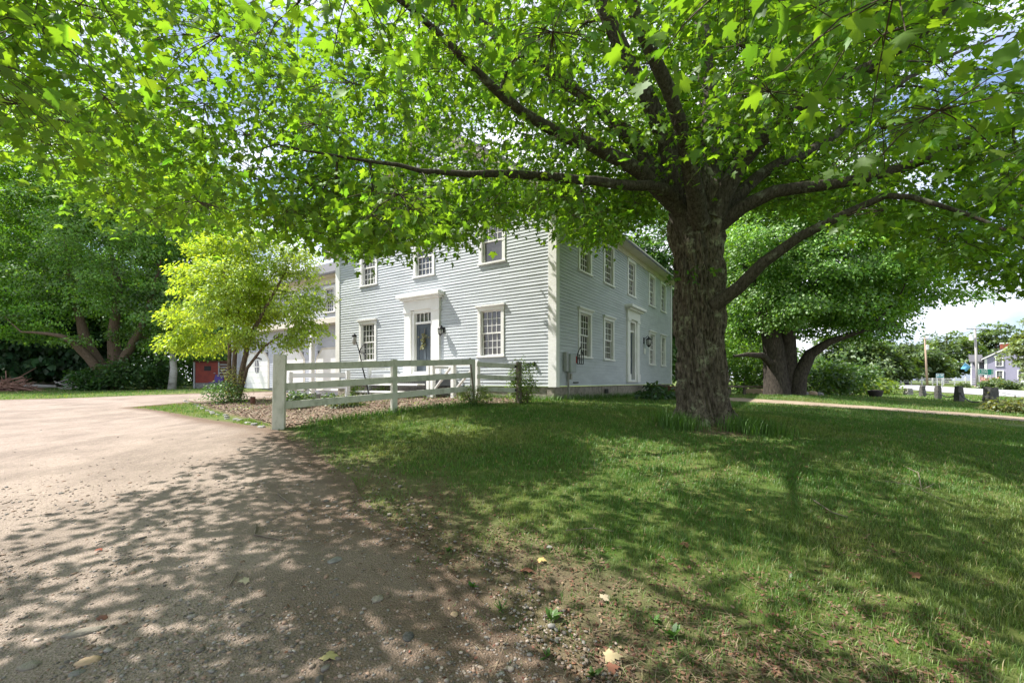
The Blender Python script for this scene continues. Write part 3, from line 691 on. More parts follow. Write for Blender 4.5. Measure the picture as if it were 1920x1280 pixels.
# ------------------------------------------------------------------ other trees
def tree(name, label, base, stems, crown, nspray, per, leafsize, sprad, col, bark, lmat='leaf_far', cat='tree', group=None, kind='diamond', gapk=.36, shellb=.55, zmin=None, hue=.1, var=.25, flat=.17, seed=1, tipr=.012, svar=.25, clump=5):
    """crown: list of (cx, cy, cz, rx, ry, rz) world ellipsoids; stems: polylines of (x, y, z, r)"""
    zb = hz_(base[0], base[1]); t = thing(name, (base[0], base[1], zb), label, cat, group)
    sk = Skel()
    for st in stems: sk.limb_line([s[:3] for s in st], [s[3] for s in st], 0, .6)
    if clump:
        sub = []
        for c in crown:
            k = max(4, int(clump * (c[3] * c[4] * c[5]) ** .3)); dr = unit(rng.normal(0, 1, (k, 3))); q = rng.uniform(.45, .85, k)
            for d, qq in zip(dr, q):
                f = rng.uniform(.26, .46); sub.append((c[0] + d[0] * qq * c[3], c[1] + d[1] * qq * c[4], c[2] + d[2] * qq * c[5], c[3] * f, c[4] * f, c[5] * f * .62))
            sub.append((c[0], c[1], c[2], c[3] * .5, c[4] * .5, c[5] * .5))
        crown = sub
    w_ = np.array([c[3] * c[4] * c[5] for c in crown]) ** .75; w_ /= w_.sum(); att = []
    for c, ww in zip(crown, w_):
        m = int(nspray * ww * 2.4) + 4; dr = unit(rng.normal(0, 1, (m, 3))); rr = rng.uniform(0, 1, m) ** (1 / 3) * (1 - shellb) + shellb * rng.uniform(.75, 1.0, m)
        lum = .78 + .44 * fbm(dr * 2.3 + seed * 7.7 + 30, seed, 2)
        att.append(np.array(c[:3]) + dr * (rr * lum)[:, None] * np.array(c[3:]))
    att = np.concatenate(att); g = fbm(att * (1.1 / np.mean([c[3] for c in crown])) + seed, seed + 5, 2)
    keep = g > gapk
    if zmin is not None: keep &= att[:, 2] > zmin
    att = att[keep]; att = att[rng.permutation(len(att))[:nspray]]
    sk.grow(att, step=.8, wob=.06, sag=-.03); tb = sk.tubes(sk.radii(tipr, .42), 7, 4)
    v_, f_ = join_tubes(tb[0]); npmesh("trunk", v_, f_, bark, t, smooth=True)
    cc = np.mean([c[:3] for c in crown], 0); out = unit(att - cc)
    p_, t_, n_, s2 = spray_leaves(att, out, per, sprad, leafsize, flat, .35, .6)
    n_ = unit(n_ + np.repeat(out, per, 0) * .5)
    cl = leafcol(len(p_), col, var, hue) * np.repeat(np.exp(rng.normal(0, svar, (len(att), 1))), per, 0)
    V, Fa, C = leaves(p_, t_, n_, s2, kind, cl)
    npmesh("crown", V, Fa, M[lmat], t, attrs={'col': C})
    return t

def at(u, Y):
    x = (u - CU) / F * Y; return x, Y, hz_(x, Y)
def vz(v, Y): return EYE - (v - HV) / F * Y

# second maple, right of the house (several stems from one foot)
x, y, z = at(1470, 20)
P2 = lambda u, v, Y: tuple(px(u, v, Y))
stems = [[(*P2(1458, 745, 20), .62), (*P2(1455, 690, 20), .5), (*P2(1445, 620, 20), .4), (*P2(1420, 560, 20.4), .28), (*P2(1395, 480, 21), .12)],
         [(*P2(1478, 745, 20.2), .55), (*P2(1475, 680, 20.2), .45), (*P2(1478, 600, 20.3), .35), (*P2(1490, 520, 20.5), .2), (*P2(1500, 440, 20.5), .1)],
         [(*P2(1494, 745, 19.8), .40), (*P2(1499, 705, 19.8), .33), (*P2(1520, 664, 19.6), .26), (*P2(1555, 640, 19), .16), (*P2(1610, 622, 18.5), .09), (*P2(1680, 610, 18), .04)],
         [(*P2(1455, 690, 20), .2), (*P2(1430, 666, 19.6), .15), (*P2(1400, 664, 19.2), .1), (*P2(1375, 668, 19), .05)]]
tree("maple_tree", "broad dark green maple with several stems, right of the gravel footpath", (x, y), stems,
     [(x + 1.0, y + 1, 6.4, 5.2, 5, 4.6), (x + 4.0, y - .5, 5.9, 3.0, 4, 2.6), (x + 5.7, y - 1.0, 5.3, 1.5, 2.2, 1.2), (x - 1.4, y - .5, 6.0, 2.2, 3.4, 3.6), (x - .4, y + 1, 10.3, 3.6, 4, 3.2), (x + 2.5, y + 1, 9.0, 4.0, 4, 3), (x + 3.4, y - 1, 3.9, 1.6, 2.0, .7)], 1050, 140, .13, .78, (.115, .235, .03), M['bark2'], zmin=2.7, gapk=.31, seed=3)

# left: big spreading multi-stem maple
x, y, z = at(205, 34)
stems = [[(*P2(208, 737, 34.0), .8), (*P2(205, 706, 34.0), .6), (*P2(190, 690, 34.0), .5), (*P2(165, 650, 34.0), .42), (*P2(150, 600, 34.0), .3), (*P2(130, 520, 34.0), .16), (*P2(120, 430, 34.0), .08)],
         [(*P2(212, 737, 34.3), .7), (*P2(215, 690, 34.3), .5), (*P2(213, 620, 34.3), .38), (*P2(222, 540, 34.5), .25), (*P2(205, 460, 34.6), .12), (*P2(195, 380, 34.6), .06)],
         [(*P2(215, 737, 34.0), .6), (*P2(225, 690, 34.0), .4), (*P2(245, 650, 33.8), .3), (*P2(270, 600, 33.4), .2), (*P2(300, 500, 32.9), .08)],
         [(*P2(200, 720, 33.7), .4), (*P2(178, 685, 33.2), .34), (*P2(150, 655, 32.6), .3), (*P2(115, 630, 31.7), .16), (*P2(40, 622, 30.6), .06)]]
tree("maple_tree", "tall spreading maple with leaning stems beyond the gravel turnaround, left side", (x, y), stems,
     [(x, y, 11.4, 11.2, 6.5, 9), (x - 3, y, 19.5, 9.5, 6.5, 6.5), (x + 4, y + 1, 17, 6, 5, 5), (x - 8.5, y - 1.5, 6.4, 5.7, 5, 2.9), (x + 6.2, y, 8.8, 5, 5, 6), (x - 10, y, 13.4, 5.7, 5.5, 5.6)], 1400, 140, .19, 1.1, (.115, .235, .034), M['bark3'], zmin=3.4, gapk=.42, seed=4)

# wood edge further back on the left, then behind the garage wing and the house
wood = [(-60, 52, 27, 8.5, 0), (70, 50, 28, 8.5, 1), (170, 52, 24, 7.5, 2), (300, 44, 20, 6.2, 0), (365, 47, 20, 6.2, 1), (440, 52, 15, 5, 2), (-150, 60, 18, 7, 1), (520, 60, 14.5, 5, 0)]
wlab = ["dark leafy tree at the far left end of the wood edge", "tall dark tree behind the leaning stems of the left maple", "mid green tree deep in the wood behind the left maple",
        "leafy tree standing behind the pale birch trunk", "dark leafy tree rising behind the red trailer", "leafy tree behind the yellow green dooryard tree", "dark tree off the left side of the wood edge", "tree top showing over the garage wing roof"]
for k, (u, Y, h, rad, c) in enumerate(wood):
    x, y, z = at(u, Y); cl = [(.075, .165, .03), (.06, .14, .03), (.085, .185, .034)][c]
    tree("wood_tree", wlab[k], (x, y), [[(x, y, z - .2, .32), (x + .2, y, z + h * .4, .24), (x, y, z + h * .8, .1)]],
         [(x, y, z + h * .55, rad * .85, rad * .8, h * .42), (x + rad * .5, y - 1, z + h * .35, rad * .6, rad * .6, h * .22), (x - rad * .5, y - 1, z + h * .36, rad * .6, rad * .6, h * .24)],
         250, 130, .28, 1.35, cl, M['bark2'], group="trees along the wood edge", seed=20 + k, gapk=.30)
for k, (u, Y, h, rad) in enumerate([(20, 38, 9, 3.4), (110, 40, 10, 3.4), (165, 41, 8.5, 3)]):
    x, y, z = at(u, Y)
    tree("pine_tree", ["dark pine with drooping boughs, leftmost under the wood edge", "dark pine behind the long fallen log", "dark pine behind the grey brush heap"][k], (x, y), [[(x, y, z - .2, .24), (x, y, z + h, .05)]],
         [(x, y, z + h * .22 + i * h * .17, rad * (1 - i * .2), rad * (1 - i * .2), h * .09) for i in range(5)], 150, 60, .55, 1.1, (.032, .08, .036), M['bark2'], group="pines under the wood edge", seed=50 + k, gapk=.2, flat=.15, zmin=z + .9, clump=0)
# low undergrowth closing the wood edge
n = 420; ux = rng.uniform(-260, 560, n); Yx = rng.uniform(44, 52, n); xx = (ux - CU) / F * Yx; c = np.stack([xx, Yx, H(xx, Yx) + rng.uniform(.2, 3.6, n)], -1)
p_, t_, n_, s2 = spray_leaves(c, np.tile((0, -1.0, 0), (n, 1)), 46, 1.1, .34, .45)
V, Fa, C = leaves(p_, t_, n_, s2, 'diamond', leafcol(len(p_), (.075, .17, .035), .3)); tag(npmesh("undergrowth", V, Fa, M['leaf_far'], attrs={'col': C}), "dense dark undergrowth filling the wood edge", "undergrowth", kind='stuff')
# birch trunk beside the trailer
x, y, z = at(322, 34)
b = thing("birch_tree", (x, y, z), "slim white birch trunk beside the red trailer", "tree")
MB().tube([(x, y, z - .2), (x + .15, y, z + 1.5), (x + .05, y, z + 3.2), (x + .5, y, z + 6), (x + .6, y, z + 8)], [.3, .24, .2, .14, .06], 10).build("trunk", M['birch'], b, smooth=True)
c = np.array([(x + .5 + rng.normal(0, 1.5), y + rng.normal(0, 1.2), z + rng.uniform(4.5, 9)) for _ in range(60)])
p_, t_, n_, s2 = spray_leaves(c, np.tile((0, 0, -1.0), (60, 1)), 40, .8, .25)
V, Fa, C = leaves(p_, t_, n_, s2, 'diamond', leafcol(len(p_), (.05, .11, .025))); npmesh("crown", V, Fa, M['leaf_far'], b, attrs={'col': C})
# yellow-green dooryard tree
x, y, z = at(436, 16.6)
stems = [[(*P2(432, 745, 16.6), .09), (*P2(430, 690, 16.6), .075), (*P2(428, 620, 16.6), .06), (*P2(422, 540, 16.7), .04), (*P2(418, 470, 16.8), .02)],
         [(*P2(440, 745, 16.6), .1), (*P2(440, 690, 16.6), .085), (*P2(443, 610, 16.6), .065), (*P2(452, 540, 16.8), .035), (*P2(458, 460, 17), .015)],
         [(*P2(446, 745, 16.5), .11), (*P2(455, 690, 16.5), .095), (*P2(468, 635, 16.5), .08), (*P2(500, 575, 16.5), .06), (*P2(535, 510, 16.6), .035), (*P2(560, 460, 16.7), .015)],
         [(*P2(450, 745, 16.4), .07), (*P2(463, 690, 16.3), .06), (*P2(492, 652, 16.2), .04), (*P2(530, 625, 16), .015)]]
tree("dooryard_tree", "bright yellow green small tree with many stems by the garage wing", (x, y), stems,
     [(*px(u_, v_, 16.6 + dy), r_ * 1.06, r_ * 1.0, r_ * .78) for u_, v_, r_, dy in ((440, 440, .85, 0), (398, 468, .8, .3), (486, 462, .85, -.2), (362, 522, .8, 0), (430, 515, 1.0, -.9), (505, 515, .95, .4), (562, 492, .75, 0), (350, 590, .75, .2), (412, 580, .95, -.8), (482, 580, .85, .7), (548, 572, .8, -.3),
        (338, 638, .5, 0), (388, 640, .65, .5), (455, 632, .6, -.6), (596, 545, .55, 0), (578, 618, .6, .2), (450, 560, 1.1, .8), (420, 490, .9, .9), (540, 640, .4, -.3))],
     640, 56, .125, .40, (.26, .37, .05), M['bark3'], 'leaf_yellow', zmin=2.55, gapk=.27, hue=.05, var=.18, kind='oval', seed=8, tipr=.006, flat=.22, shellb=.42, svar=.2, clump=0)
# behind the house, right end
x, y, z = at(1232, 36)
tree("backyard_tree", "leafy tree behind the far end of the house", (x, y), [[(x, y, z - .2, .4), (x, y, 7, .25), (x, y, 11, .08)]], [(x + 1, y, 9.5, 6.0, 5, 8)], 520, 90, .28, 1.1, (.06, .135, .022), M['bark2'], seed=61)
x, y, z = at(1330, 40)
tree("backyard_tree", "pale green tree between the house and the dark maple", (x, y), [[(x, y, z - .2, .4), (x, y, 7, .25), (x, y, 11, .08)]], [(x + 1, y, 8.5, 7.5, 5, 7.5)], 520, 90, .28, 1.1, (.07, .14, .026), M['bark2'], seed=62)
# far right trees
far = [(1775, 118, 15.2, 9.0, (.085, .135, .035), "broad round tree behind the white board fence"), (1868, 128, 18.5, 7.5, (.075, .12, .035), "tall tree rising behind the lilac house roof"),
       (1700, 100, 11, 6.5, (.08, .13, .035), "tree behind the thinner utility pole"), (1640, 92, 10, 6.5, (.075, .125, .03), "tree beyond the far bend of the road"), (1580, 95, 12, 7, (.07, .12, .03), "tree far beyond the dark maple")]
for k, (u, Y, h, rad, cl, lab) in enumerate(far):
    x, y, z = at(u, Y)
    tree("roadside_tree", lab, (x, y), [[(x, y, z - .2, .5), (x, y, z + h * .5, .3), (x, y, z + h * .85, .1)]],
         [(x, y, z + h * .56, rad, rad * .8, h * .44), (x - rad * .55, y - 2, z + h * .35, rad * .6, rad * .6, h * .27), (x + rad * .55, y - 2, z + h * .36, rad * .6, rad * .6, h * .27)],
         240, 46, .75, 1.5, cl, M['bark2'], group="trees across the road", seed=70 + k, gapk=.26)
x, y, z = at(1962, 50)
tree("roadside_tree", "light green tree in front of the lilac house at the right edge", (x, y), [[(x, y, z - .2, .3), (x, y, 5, .2), (x, y, 8.5, .06)]],
     [(x, y, 5.6, 3.4, 3, 4.4), (x + .5, y, 8.5, 2.0, 2, 2.2), (x - 1.2, y - 1, 4.4, 2.4, 2, 2.4)], 330, 48, .3, .7, (.12, .16, .05), M['bark2'], group="trees across the road", seed=81, gapk=.25)

# ------------------------------------------------------------------ shrubs and plants
def shrub(name, label, x, y, rx, h, n, per, lsize, col, cat='shrub', group=None, lmat='leaf_far', kind='diamond', sprad=.25, hue=.12, stems=6, up=.0):
    z = hz_(x, y); t = thing(name, (x, y, z), label, cat, group); dr = unit(rng.normal(0, 1, (n, 3))); rr = rng.uniform(.3, 1, n) ** .5
    c = np.array((x, y, z + h * .5)) + dr * rr[:, None] * np.array((rx, rx, h * .5)) * (.8 + .4 * fbm(dr * 2 + x, 3, 2))[:, None]
    c[:, 2] = np.maximum(c[:, 2], z + .05)
    p_, t_, n_, s2 = spray_leaves(c, unit(c - np.array((x, y, z))) + np.array((0, 0, up)), per, sprad, lsize, .4)
    V, Fa, C = leaves(p_, t_, n_, s2, kind, leafcol(len(p_), col, .25, hue)); npmesh("foliage", V, Fa, M[lmat], t, attrs={'col': C})
    mb = MB()
    for k in range(stems):
        q = c[k % n]; mb.tube([(x + rng.normal(0, .06), y + rng.normal(0, .06), z - .05), tuple((np.array((x, y, z)) + q) / 2 + rng.normal(0, .04, 3)), tuple(q)], [.02, .015, .006], 5)
    mb.build("stem", M['bark3'], t); return t
g = gp(430, 742)
shrub("shrub", "low dark green shrub at the foot of the yellow green tree", *at(428, 15.6)[:2], .62, .85, 70, 26, .075, (.05, .12, .02), kind='oval')
shrub("shrub", "cream variegated shrub leaning on the stems of the yellow green tree", *at(438, 15.9)[:2], .34, 1.35, 40, 24, .06, (.26, .28, .13), kind='oval')
shrub("shrub", "thick green shrub left of the spreading maple's foot", *at(178, 33)[:2], 1.4, 1.9, 60, 40, .22, (.04, .1, .02), sprad=.5)
shrub("shrub", "tangled leafy shrub right of the spreading maple's foot", *at(262, 34)[:2], 2.2, 3.0, 90, 40, .24, (.05, .115, .028), sprad=.6)
shrub("shrub", "leafy shrub between the birch and the spreading maple", *at(300, 36)[:2], 1.6, 2.6, 60, 40, .22, (.045, .1, .025), sprad=.6)
for k, (u, Y, rx, h, cl, lab) in enumerate([(1395, 25, 1.5, 3.0, (.09, .17, .03), "bright green bush between the house and the dark maple trunk"), (1430, 26, 1.5, 2.4, (.08, .16, .03), "bright bush just left of the dark maple trunk"),
        (1540, 24, 1.5, 1.9, (.06, .12, .025), "bush with pale specks right of the dark maple trunk"), (1585, 25.5, 1.6, 2.0, (.055, .115, .025), "round bush beside the low yellow bushes"),
        (1600, 30, 1.7, 1.3, (.14, .2, .03), "low yellow green bush behind the round dark planter"), (1630, 34, 1.9, 1.3, (.13, .2, .03), "second low yellow green bush, further back by the road"),
        (1510, 28, 1.6, 2.8, (.07, .14, .03), "tall bush behind the leaning stem of the dark maple")]):
    shrub("bush", lab, *at(u, Y)[:2], rx, h, 70, 36, .2, cl, 'bush', sprad=.4)
shrub("bush", "sprawling yellow green juniper beside the nearest granite post", *at(1900, 15.0)[:2], .75, .38, 60, 30, .12, (.13, .15, .05), 'bush', sprad=.22, up=.5)
shrub("bush", "round green bush across the road under the big green sign", *at(1868, 66)[:2], 1.7, 1.5, 50, 40, .3, (.1, .15, .05), 'bush', sprad=.5)
shrub("bush", "small bush below the wide flower patch across the road", *at(1891, 64)[:2], 1.1, 1.3, 40, 40, .3, (.09, .13, .045), 'bush', sprad=.5)
shrub("bush", "small green tuft across the road beside the thinner pole", *at(1806, 74)[:2], .8, .8, 25, 30, .25, (.09, .13, .045), 'bush', sprad=.35)
shrub("flower_bush", "bush of pink blossoms below the big green road sign", *at(1853, 73)[:2], 1.5, 1.9, 45, 26, .26, (.42, .25, .34), 'bush', sprad=.4, hue=.03)
shrub("hosta", "dark broad leaved hosta clump beside the right hand door", 5.1, 15.5, .62, .5, 30, 14, .2, (.03, .075, .02), 'plant', kind='oval')
shrub("hosta", "smaller hosta clump between the right door and the dark flower pot", 5.75, 16.3, .5, .42, 26, 14, .2, (.035, .08, .02), 'plant', kind='oval')
g = gp(965, 746)
shrub("vine", "pale leafy vine climbing the end post of the white fence", .30, 11.72, .36, 1.2, 120, 24, .06, (.13, .21, .045), 'plant', kind='oval', sprad=.16)
shrub("vine", "leafy creeper at the foot of the third fence post", -.95, 11.0, .4, .5, 60, 24, .055, (.14, .2, .06), 'plant', kind='oval', sprad=.14)
for k, (u, Y, rx, h, cl, lab) in enumerate([(560, 11.5, .3, .5, (.05, .1, .025), "dark leafy perennial behind the first fence rail"), (600, 12.5, .55, .4, (.05, .09, .03), "grassy perennial clump in the middle of the bed"), (672, 15.5, .35, .55, (.12, .2, .04), "light green plant below the left ground floor window"),
        (722, 15.6, .35, .75, (.13, .22, .05), "tall light green plant beside the porch steps"), (650, 11, .4, .28, (.06, .09, .03), "low spreading perennial behind the lowest rail")]):
    shrub("perennial", lab, *at(u, Y)[:2], rx, h, 26, 24, .09, cl, 'plant', group="plants in the mulched bed", kind='oval', sprad=.16)


# ------------------------------------------------------------------ the house
def HT(a, s, z):
    p = HC + d2 * a + d1 * s; return (p[0], p[1], z)
WD, LN, ZB, ZF = 10.76, 13.96, 1.29, 6.72      # gable width, length, foot of the siding, frieze
def roofz(a): return 7.36 + .70 * min(a, WD - a)
house = thing("house", HT(0, 0, .9), "pale grey clapboard two storey farmhouse with white trim and attached garage wing", "house")

def clap(name, T, a0, a1, z0, z1, holes, m, parent, expo=.105, clip=None):
    """clapboards as overlapping wedges along the local a axis, outward is +n in T(a, n, z)"""
    mb = MB(T); z = z0; k = 0
    while z < z1 - .02:
        zt = min(z + expo, z1); zm = (z + zt) / 2; lo, hi = (a0, a1) if clip is None else clip(zm)
        iv = [(lo, hi)] if hi > lo else []
        for h0, h1, hz0, hz1 in holes:
            if hz0 < zm < hz1:
                iv = [q for p, r in iv for q in ((p, min(r, h0)), (max(p, h1), r)) if q[1] - q[0] > .01]
        for p, r in iv:
            cuts = [p]; x = p + random.uniform(1.5, 4.2)
            while x < r - .5: cuts.append(x); x += random.uniform(2.4, 4.2)
            cuts.append(r)
            for c0, c1 in zip(cuts, cuts[1:]):
                j = random.uniform(-.004, .004); o = random.uniform(-.0015, .003)
                mb.add([(c0 + .001, .028 + o, z + j), (c1 - .001, .028 + o, z + j), (c1 - .001, .006, zt + .012), (c0 + .001, .006, zt + .012), (c0 + .001, .0, z + j), (c1 - .001, .0, z + j), (c1 - .001, 0, zt + .012), (c0 + .001, 0, zt + .012)],
                       [(0, 1, 2, 3), (0, 4, 5, 1), (0, 3, 7, 4), (1, 5, 6, 2)])
        z = zt; k += 1
    return mb.build(name, m, parent)

def window(T, ac, w_, z0, z1, parent, glass, cap=True, nx=4, ny=3, open_low=False, trim=None):
    """casing, two sashes with muntins, glass; T(a, n, z), n outward"""
    trim = trim or M['white']; c = .125; a0, a1 = ac - w_ / 2, ac + w_ / 2
    mb = MB(T)
    mb.box(a0, a0 + c, -.06, .05, z0 + .06, z1 - c); mb.box(a1 - c, a1, -.06, .05, z0 + .06, z1 - c)
    mb.box(a0 - .01, a1 + .01, -.06, .053, z1 - c, z1); mb.box(a0 - .03, a1 + .03, -.06, .085, z0, z0 + .06)
    if cap: mb.box(a0 - .06, a1 + .06, -.02, .12, z1 + .002, z1 + .055); mb.box(a0 - .03, a1 + .03, -.02, .085, z1 - .03, z1 + .0)
    f = mb.build("window", trim, parent, bevel=.006)
    g0, g1, h0, h1 = a0 + c, a1 - c, z0 + .06, z1 - c; zm = (h0 + h1) / 2
    for (b0, b1, off, op) in ((zm - .02, h1, -.035, False), (h0, zm + .02, -.07, open_low)):
        sm = MB(T); r = .045
        sm.box(g0 + .001, g0 + r, off - .03, off, b0, b1); sm.box(g1 - r, g1 - .001, off - .03, off, b0, b1)
        sm.box(g0 + r, g1 - r, off - .03, off - .001, b0, b0 + r); sm.box(g0 + r, g1 - r, off - .03, off - .001, b1 - r, b1)
        if not op:
            for i in range(1, nx):
                x = g0 + r + (g1 - g0 - 2 * r) * i / nx; sm.box(x - .0095, x + .0095, off - .022, off - .004, b0 + r, b1 - r)
            for j in range(1, ny):
                zz = b0 + r + (b1 - b0 - 2 * r) * j / ny; sm.box(g0 + r, g1 - r, off - .021, off - .005, zz - .0095, zz + .0095)
        sm.build("sash", trim, f)
        MB(T).box(g0 + .02, g1 - .02, off - .026, off - .0235, b0 + .02, b1 - .02).build("pane", glass, f)
    return f

def TG(a, n, z): return HT(a, -n, z)        # gable front
def TR(s, n, z): return HT(-n, s, z)        # long side
GW = [(2.41, 1.08, 2.23, 3.92, 1), (8.67, 1.08, 2.23, 3.92, 1), (2.36, 1.08, 5.33, 6.95, 0), (5.48, 1.08, 5.30, 6.92, 0), (8.62, 1.08, 5.33, 6.95, 0), (5.4, .95, 8.4, 9.75, 0)]
holes = [(c - w_ / 2 + .02, c + w_ / 2 - .02, z0 + .03, z1 - .03) for c, w_, z0, z1, _ in GW] + [(4.68, 6.42, 1.6, 4.42)]
clap("wall", TG, .2, WD - .2, ZB, 11.2, holes, M['siding'], house, clip=lambda z: (.2 if z < 7.2 else max(.02, (z - 7.22) / .7), WD - (.2 if z < 7.2 else max(.02, (z - 7.22) / .7))))
for k, (c, w_, z0, z1, cap) in enumerate(GW): window(TG, c, w_, z0, z1, house, M['glass_warm'] if k in (0,) else M['glass'], cap, open_low=(k == 2))
RW = [(2.1, 1.1, 2.22, 3.86, 1), (4.3, 1.1, 2.22, 3.86, 1), (10.13, 1.07, 2.22, 3.86, 1), (12.2, 1.0, 2.22, 3.86, 1)] + [(c, 1.1, 5.1, 6.7, 0) for c in (2.1, 4.3, 7.0, 10.1, 12.2)]
holesR = [(c - w_ / 2 + .02, c + w_ / 2 - .02, z0 + .03, z1 - .03) for c, w_, z0, z1, _ in RW] + [(6.35, 7.85, 1.45, 4.42)]
clap("wall", TR, .14, LN - .14, ZB, ZF, holesR, M['siding'], house)
for k, (c, w_, z0, z1, cap) in enumerate(RW): window(TR, c, w_, z0, z1, house, M['glass_warm'], cap)
# dark-coloured box standing in for the unlit rooms behind the openings, foundation
MB(HT).box(.3, WD - .3, .3, LN - .3, 1.3, 7.1).build("inner_box", M['slate_door'], house)
fb = MB(HT); x = 0
while x < LN - .1:
    l = min(random.uniform(.9, 2.2), LN - x); fb.box(.03 + random.uniform(0, .02), .3, x + .004, x + l - .004, .2, ZB - .02 + random.uniform(-.006, 0)); x += l
x = .3
while x < WD - .05:
    l = min(random.uniform(.9, 2.2), WD - x); fb.box(x + .004, x + l - .004, .03 + random.uniform(0, .02), .3, .2, ZB - .02 + random.uniform(-.006, 0)); x += l
fb.build("foundation", M['stone'], house, bevel=.015)
cv = MB(TR).box(3.95, 4.3, -.0, .012, .98, 1.15); cv.build("foundation_vent", M['iron'], house)
# corner boards
cb = MB(HT); cb.box(-.05, .235, -.05, .0, ZB - .03, 7.02); cb.box(-.05, -.0, .0, .16, ZB - .03, ZF); cb.build("corner_board", M['white'], house, bevel=.006)
cb = MB(HT); cb.box(WD - .235, WD + .05, -.05, .0, ZB - .03, 7.02); cb.box(WD, WD + .05, 0, .16, ZB - .03, ZF); cb.build("corner_board", M['white'], house, bevel=.006)
MB(HT).box(-.05, 0, LN - .15, LN + .05, ZB - .03, ZF).build("corner_board", M['white'], house)
# eaves: frieze, soffit box, returns, rakes
cr_ = MB(HT); cr_.box(-.06, .02, .0, LN + .05, ZF, 6.94); cr_.box(-.46, .0, -.36, LN + .3, 6.94, 7.05); cr_.box(-.5, -.46, -.36, LN + .3, 6.90, 7.07)
cr_.box(-.0, .62, -.36, -.0, 6.94, 7.05); cr_.box(-.04, .66, -.4, -.36, 6.90, 7.07); cr_.build("cornice", M['cream'], house, bevel=.008)
cr_ = MB(HT); cr_.box(WD, WD + .46, -.36, LN, 6.94, 7.05); cr_.box(WD - .62, WD, -.36, -.0, 6.94, 7.05); cr_.build("cornice", M['cream'], house)
rk = MB(HT)
for sg in (0, 1):
    f = (lambda a: a) if sg == 0 else (lambda a: WD - a)
    z0, z1 = roofz(-.46), roofz(WD / 2)
    rk.prism([HT_ for HT_ in [(f(-.46), -.34, z0 - .26), (f(WD / 2), -.34, z1 - .26), (f(WD / 2), -.34, z1 - .1), (f(-.46), -.34, z0 - .1)]], (0, .31, 0))
    rk.prism([(f(.0), -.055, roofz(0) - .55), (f(WD / 2), -.055, z1 - .55), (f(WD / 2), -.055, z1 - .262), (f(.0), -.055, roofz(0) - .262)], (0, .06, 0))
rk.build("rake", M['cream'], house)
rf_b = MB(HT)
for sg in (0, 1):
    f = (lambda a: a) if sg == 0 else (lambda a: WD - a)
    rf_b.prism([(f(-.52), -.4, roofz(-.52) - .1), (f(WD / 2), -.4, roofz(WD / 2) - .1), (f(WD / 2), -.4, roofz(WD / 2) + .0), (f(-.52), -.4, roofz(-.52))], (0, LN + .8, 0))
rf_b.build("roof", M['shingle'], house)
# front doors
def doorway(T, c, w_, zs, parent, lite=4):
    """pilastered surround with frieze and hood, panelled door, transom light"""
    h = w_ / 2; mb = MB(T)
    for sx in (-1, 1):
        p0, p1 = sorted((c + sx * h, c + sx * (h - .34))); mb.box(p0, p1, -.05, .10, zs, 4.08); mb.box(p0 - .03, p1 + .03, -.05, .13, zs, zs + .35); mb.box(p0 - .03, p1 + .03, -.05, .135, 4.0, 4.1)
        q0, q1 = sorted((c + sx * (h - .34), c + sx * (h - .46))); mb.box(q0, q1, -.12, .04, zs, 4.08)
    mb.box(c - h - .02, c + h + .02, -.05, .12, 4.1, 4.46); mb.box(c - h - .1, c + h + .1, -.05, .24, 4.46, 4.54); mb.box(c - h - .2, c + h + .2, -.05, .36, 4.54, 4.66)
    mb.box(c - h + .46, c + h - .46, -.12, .035, 3.98, 4.1); mb.box(c - h + .46, c + h - .46, -.14, -.02, 3.58, 3.66)
    mb.box(c - h + .46, c + h - .46, -.2, .1, zs, zs + .08)
    mb.build("door_surround", M['white'], parent, bevel=.006)
    d = MB(T); a0, a1 = c - h + .462, c + h - .462; d.box(a0, a1, -.2, -.12, zs + .08, 3.58)
    dz = 3.58 - zs - .08; mid = (a0 + a1) / 2
    for (p, q) in ((a0, a0 + .12), (mid - .05, mid + .05), (a1 - .12, a1)): d.box(p, q, -.12, -.10, zs + .08, 3.58)
    for (p, q) in ((zs + .08, zs + .3), (zs + .9, zs + 1.05), (3.44, 3.58)): d.box(a0 + .12, mid - .05, -.12, -.101, p, q); d.box(mid + .05, a1 - .12, -.12, -.101, p, q)
    do = d.build("door", M['slate_door'], parent)
    MB(T).lathe((0, 0, 0), [(.0, 0)], 3) if False else None
    kb = MB(T).box(a0 + .05, a0 + .1, -.1, -.05, zs + 1.0, zs + 1.1); kb.build("handle", M['iron'], do)
    tr = MB(T)
    for i in range(lite + 1):
        x = a0 + (a1 - a0 - .03) * i / lite; tr.box(x, x + .03, -.1, -.06, 3.66, 3.98)
    to = tr.build("transom", M['white'], parent); MB(T).box(a0, a1, -.11, -.102, 3.66, 3.98).build("pane", M['glass'], to)
    return do
doorway(TG, 5.55, 1.78, 1.72, house); doorway(TR, 7.1, 1.62, 1.40, house)

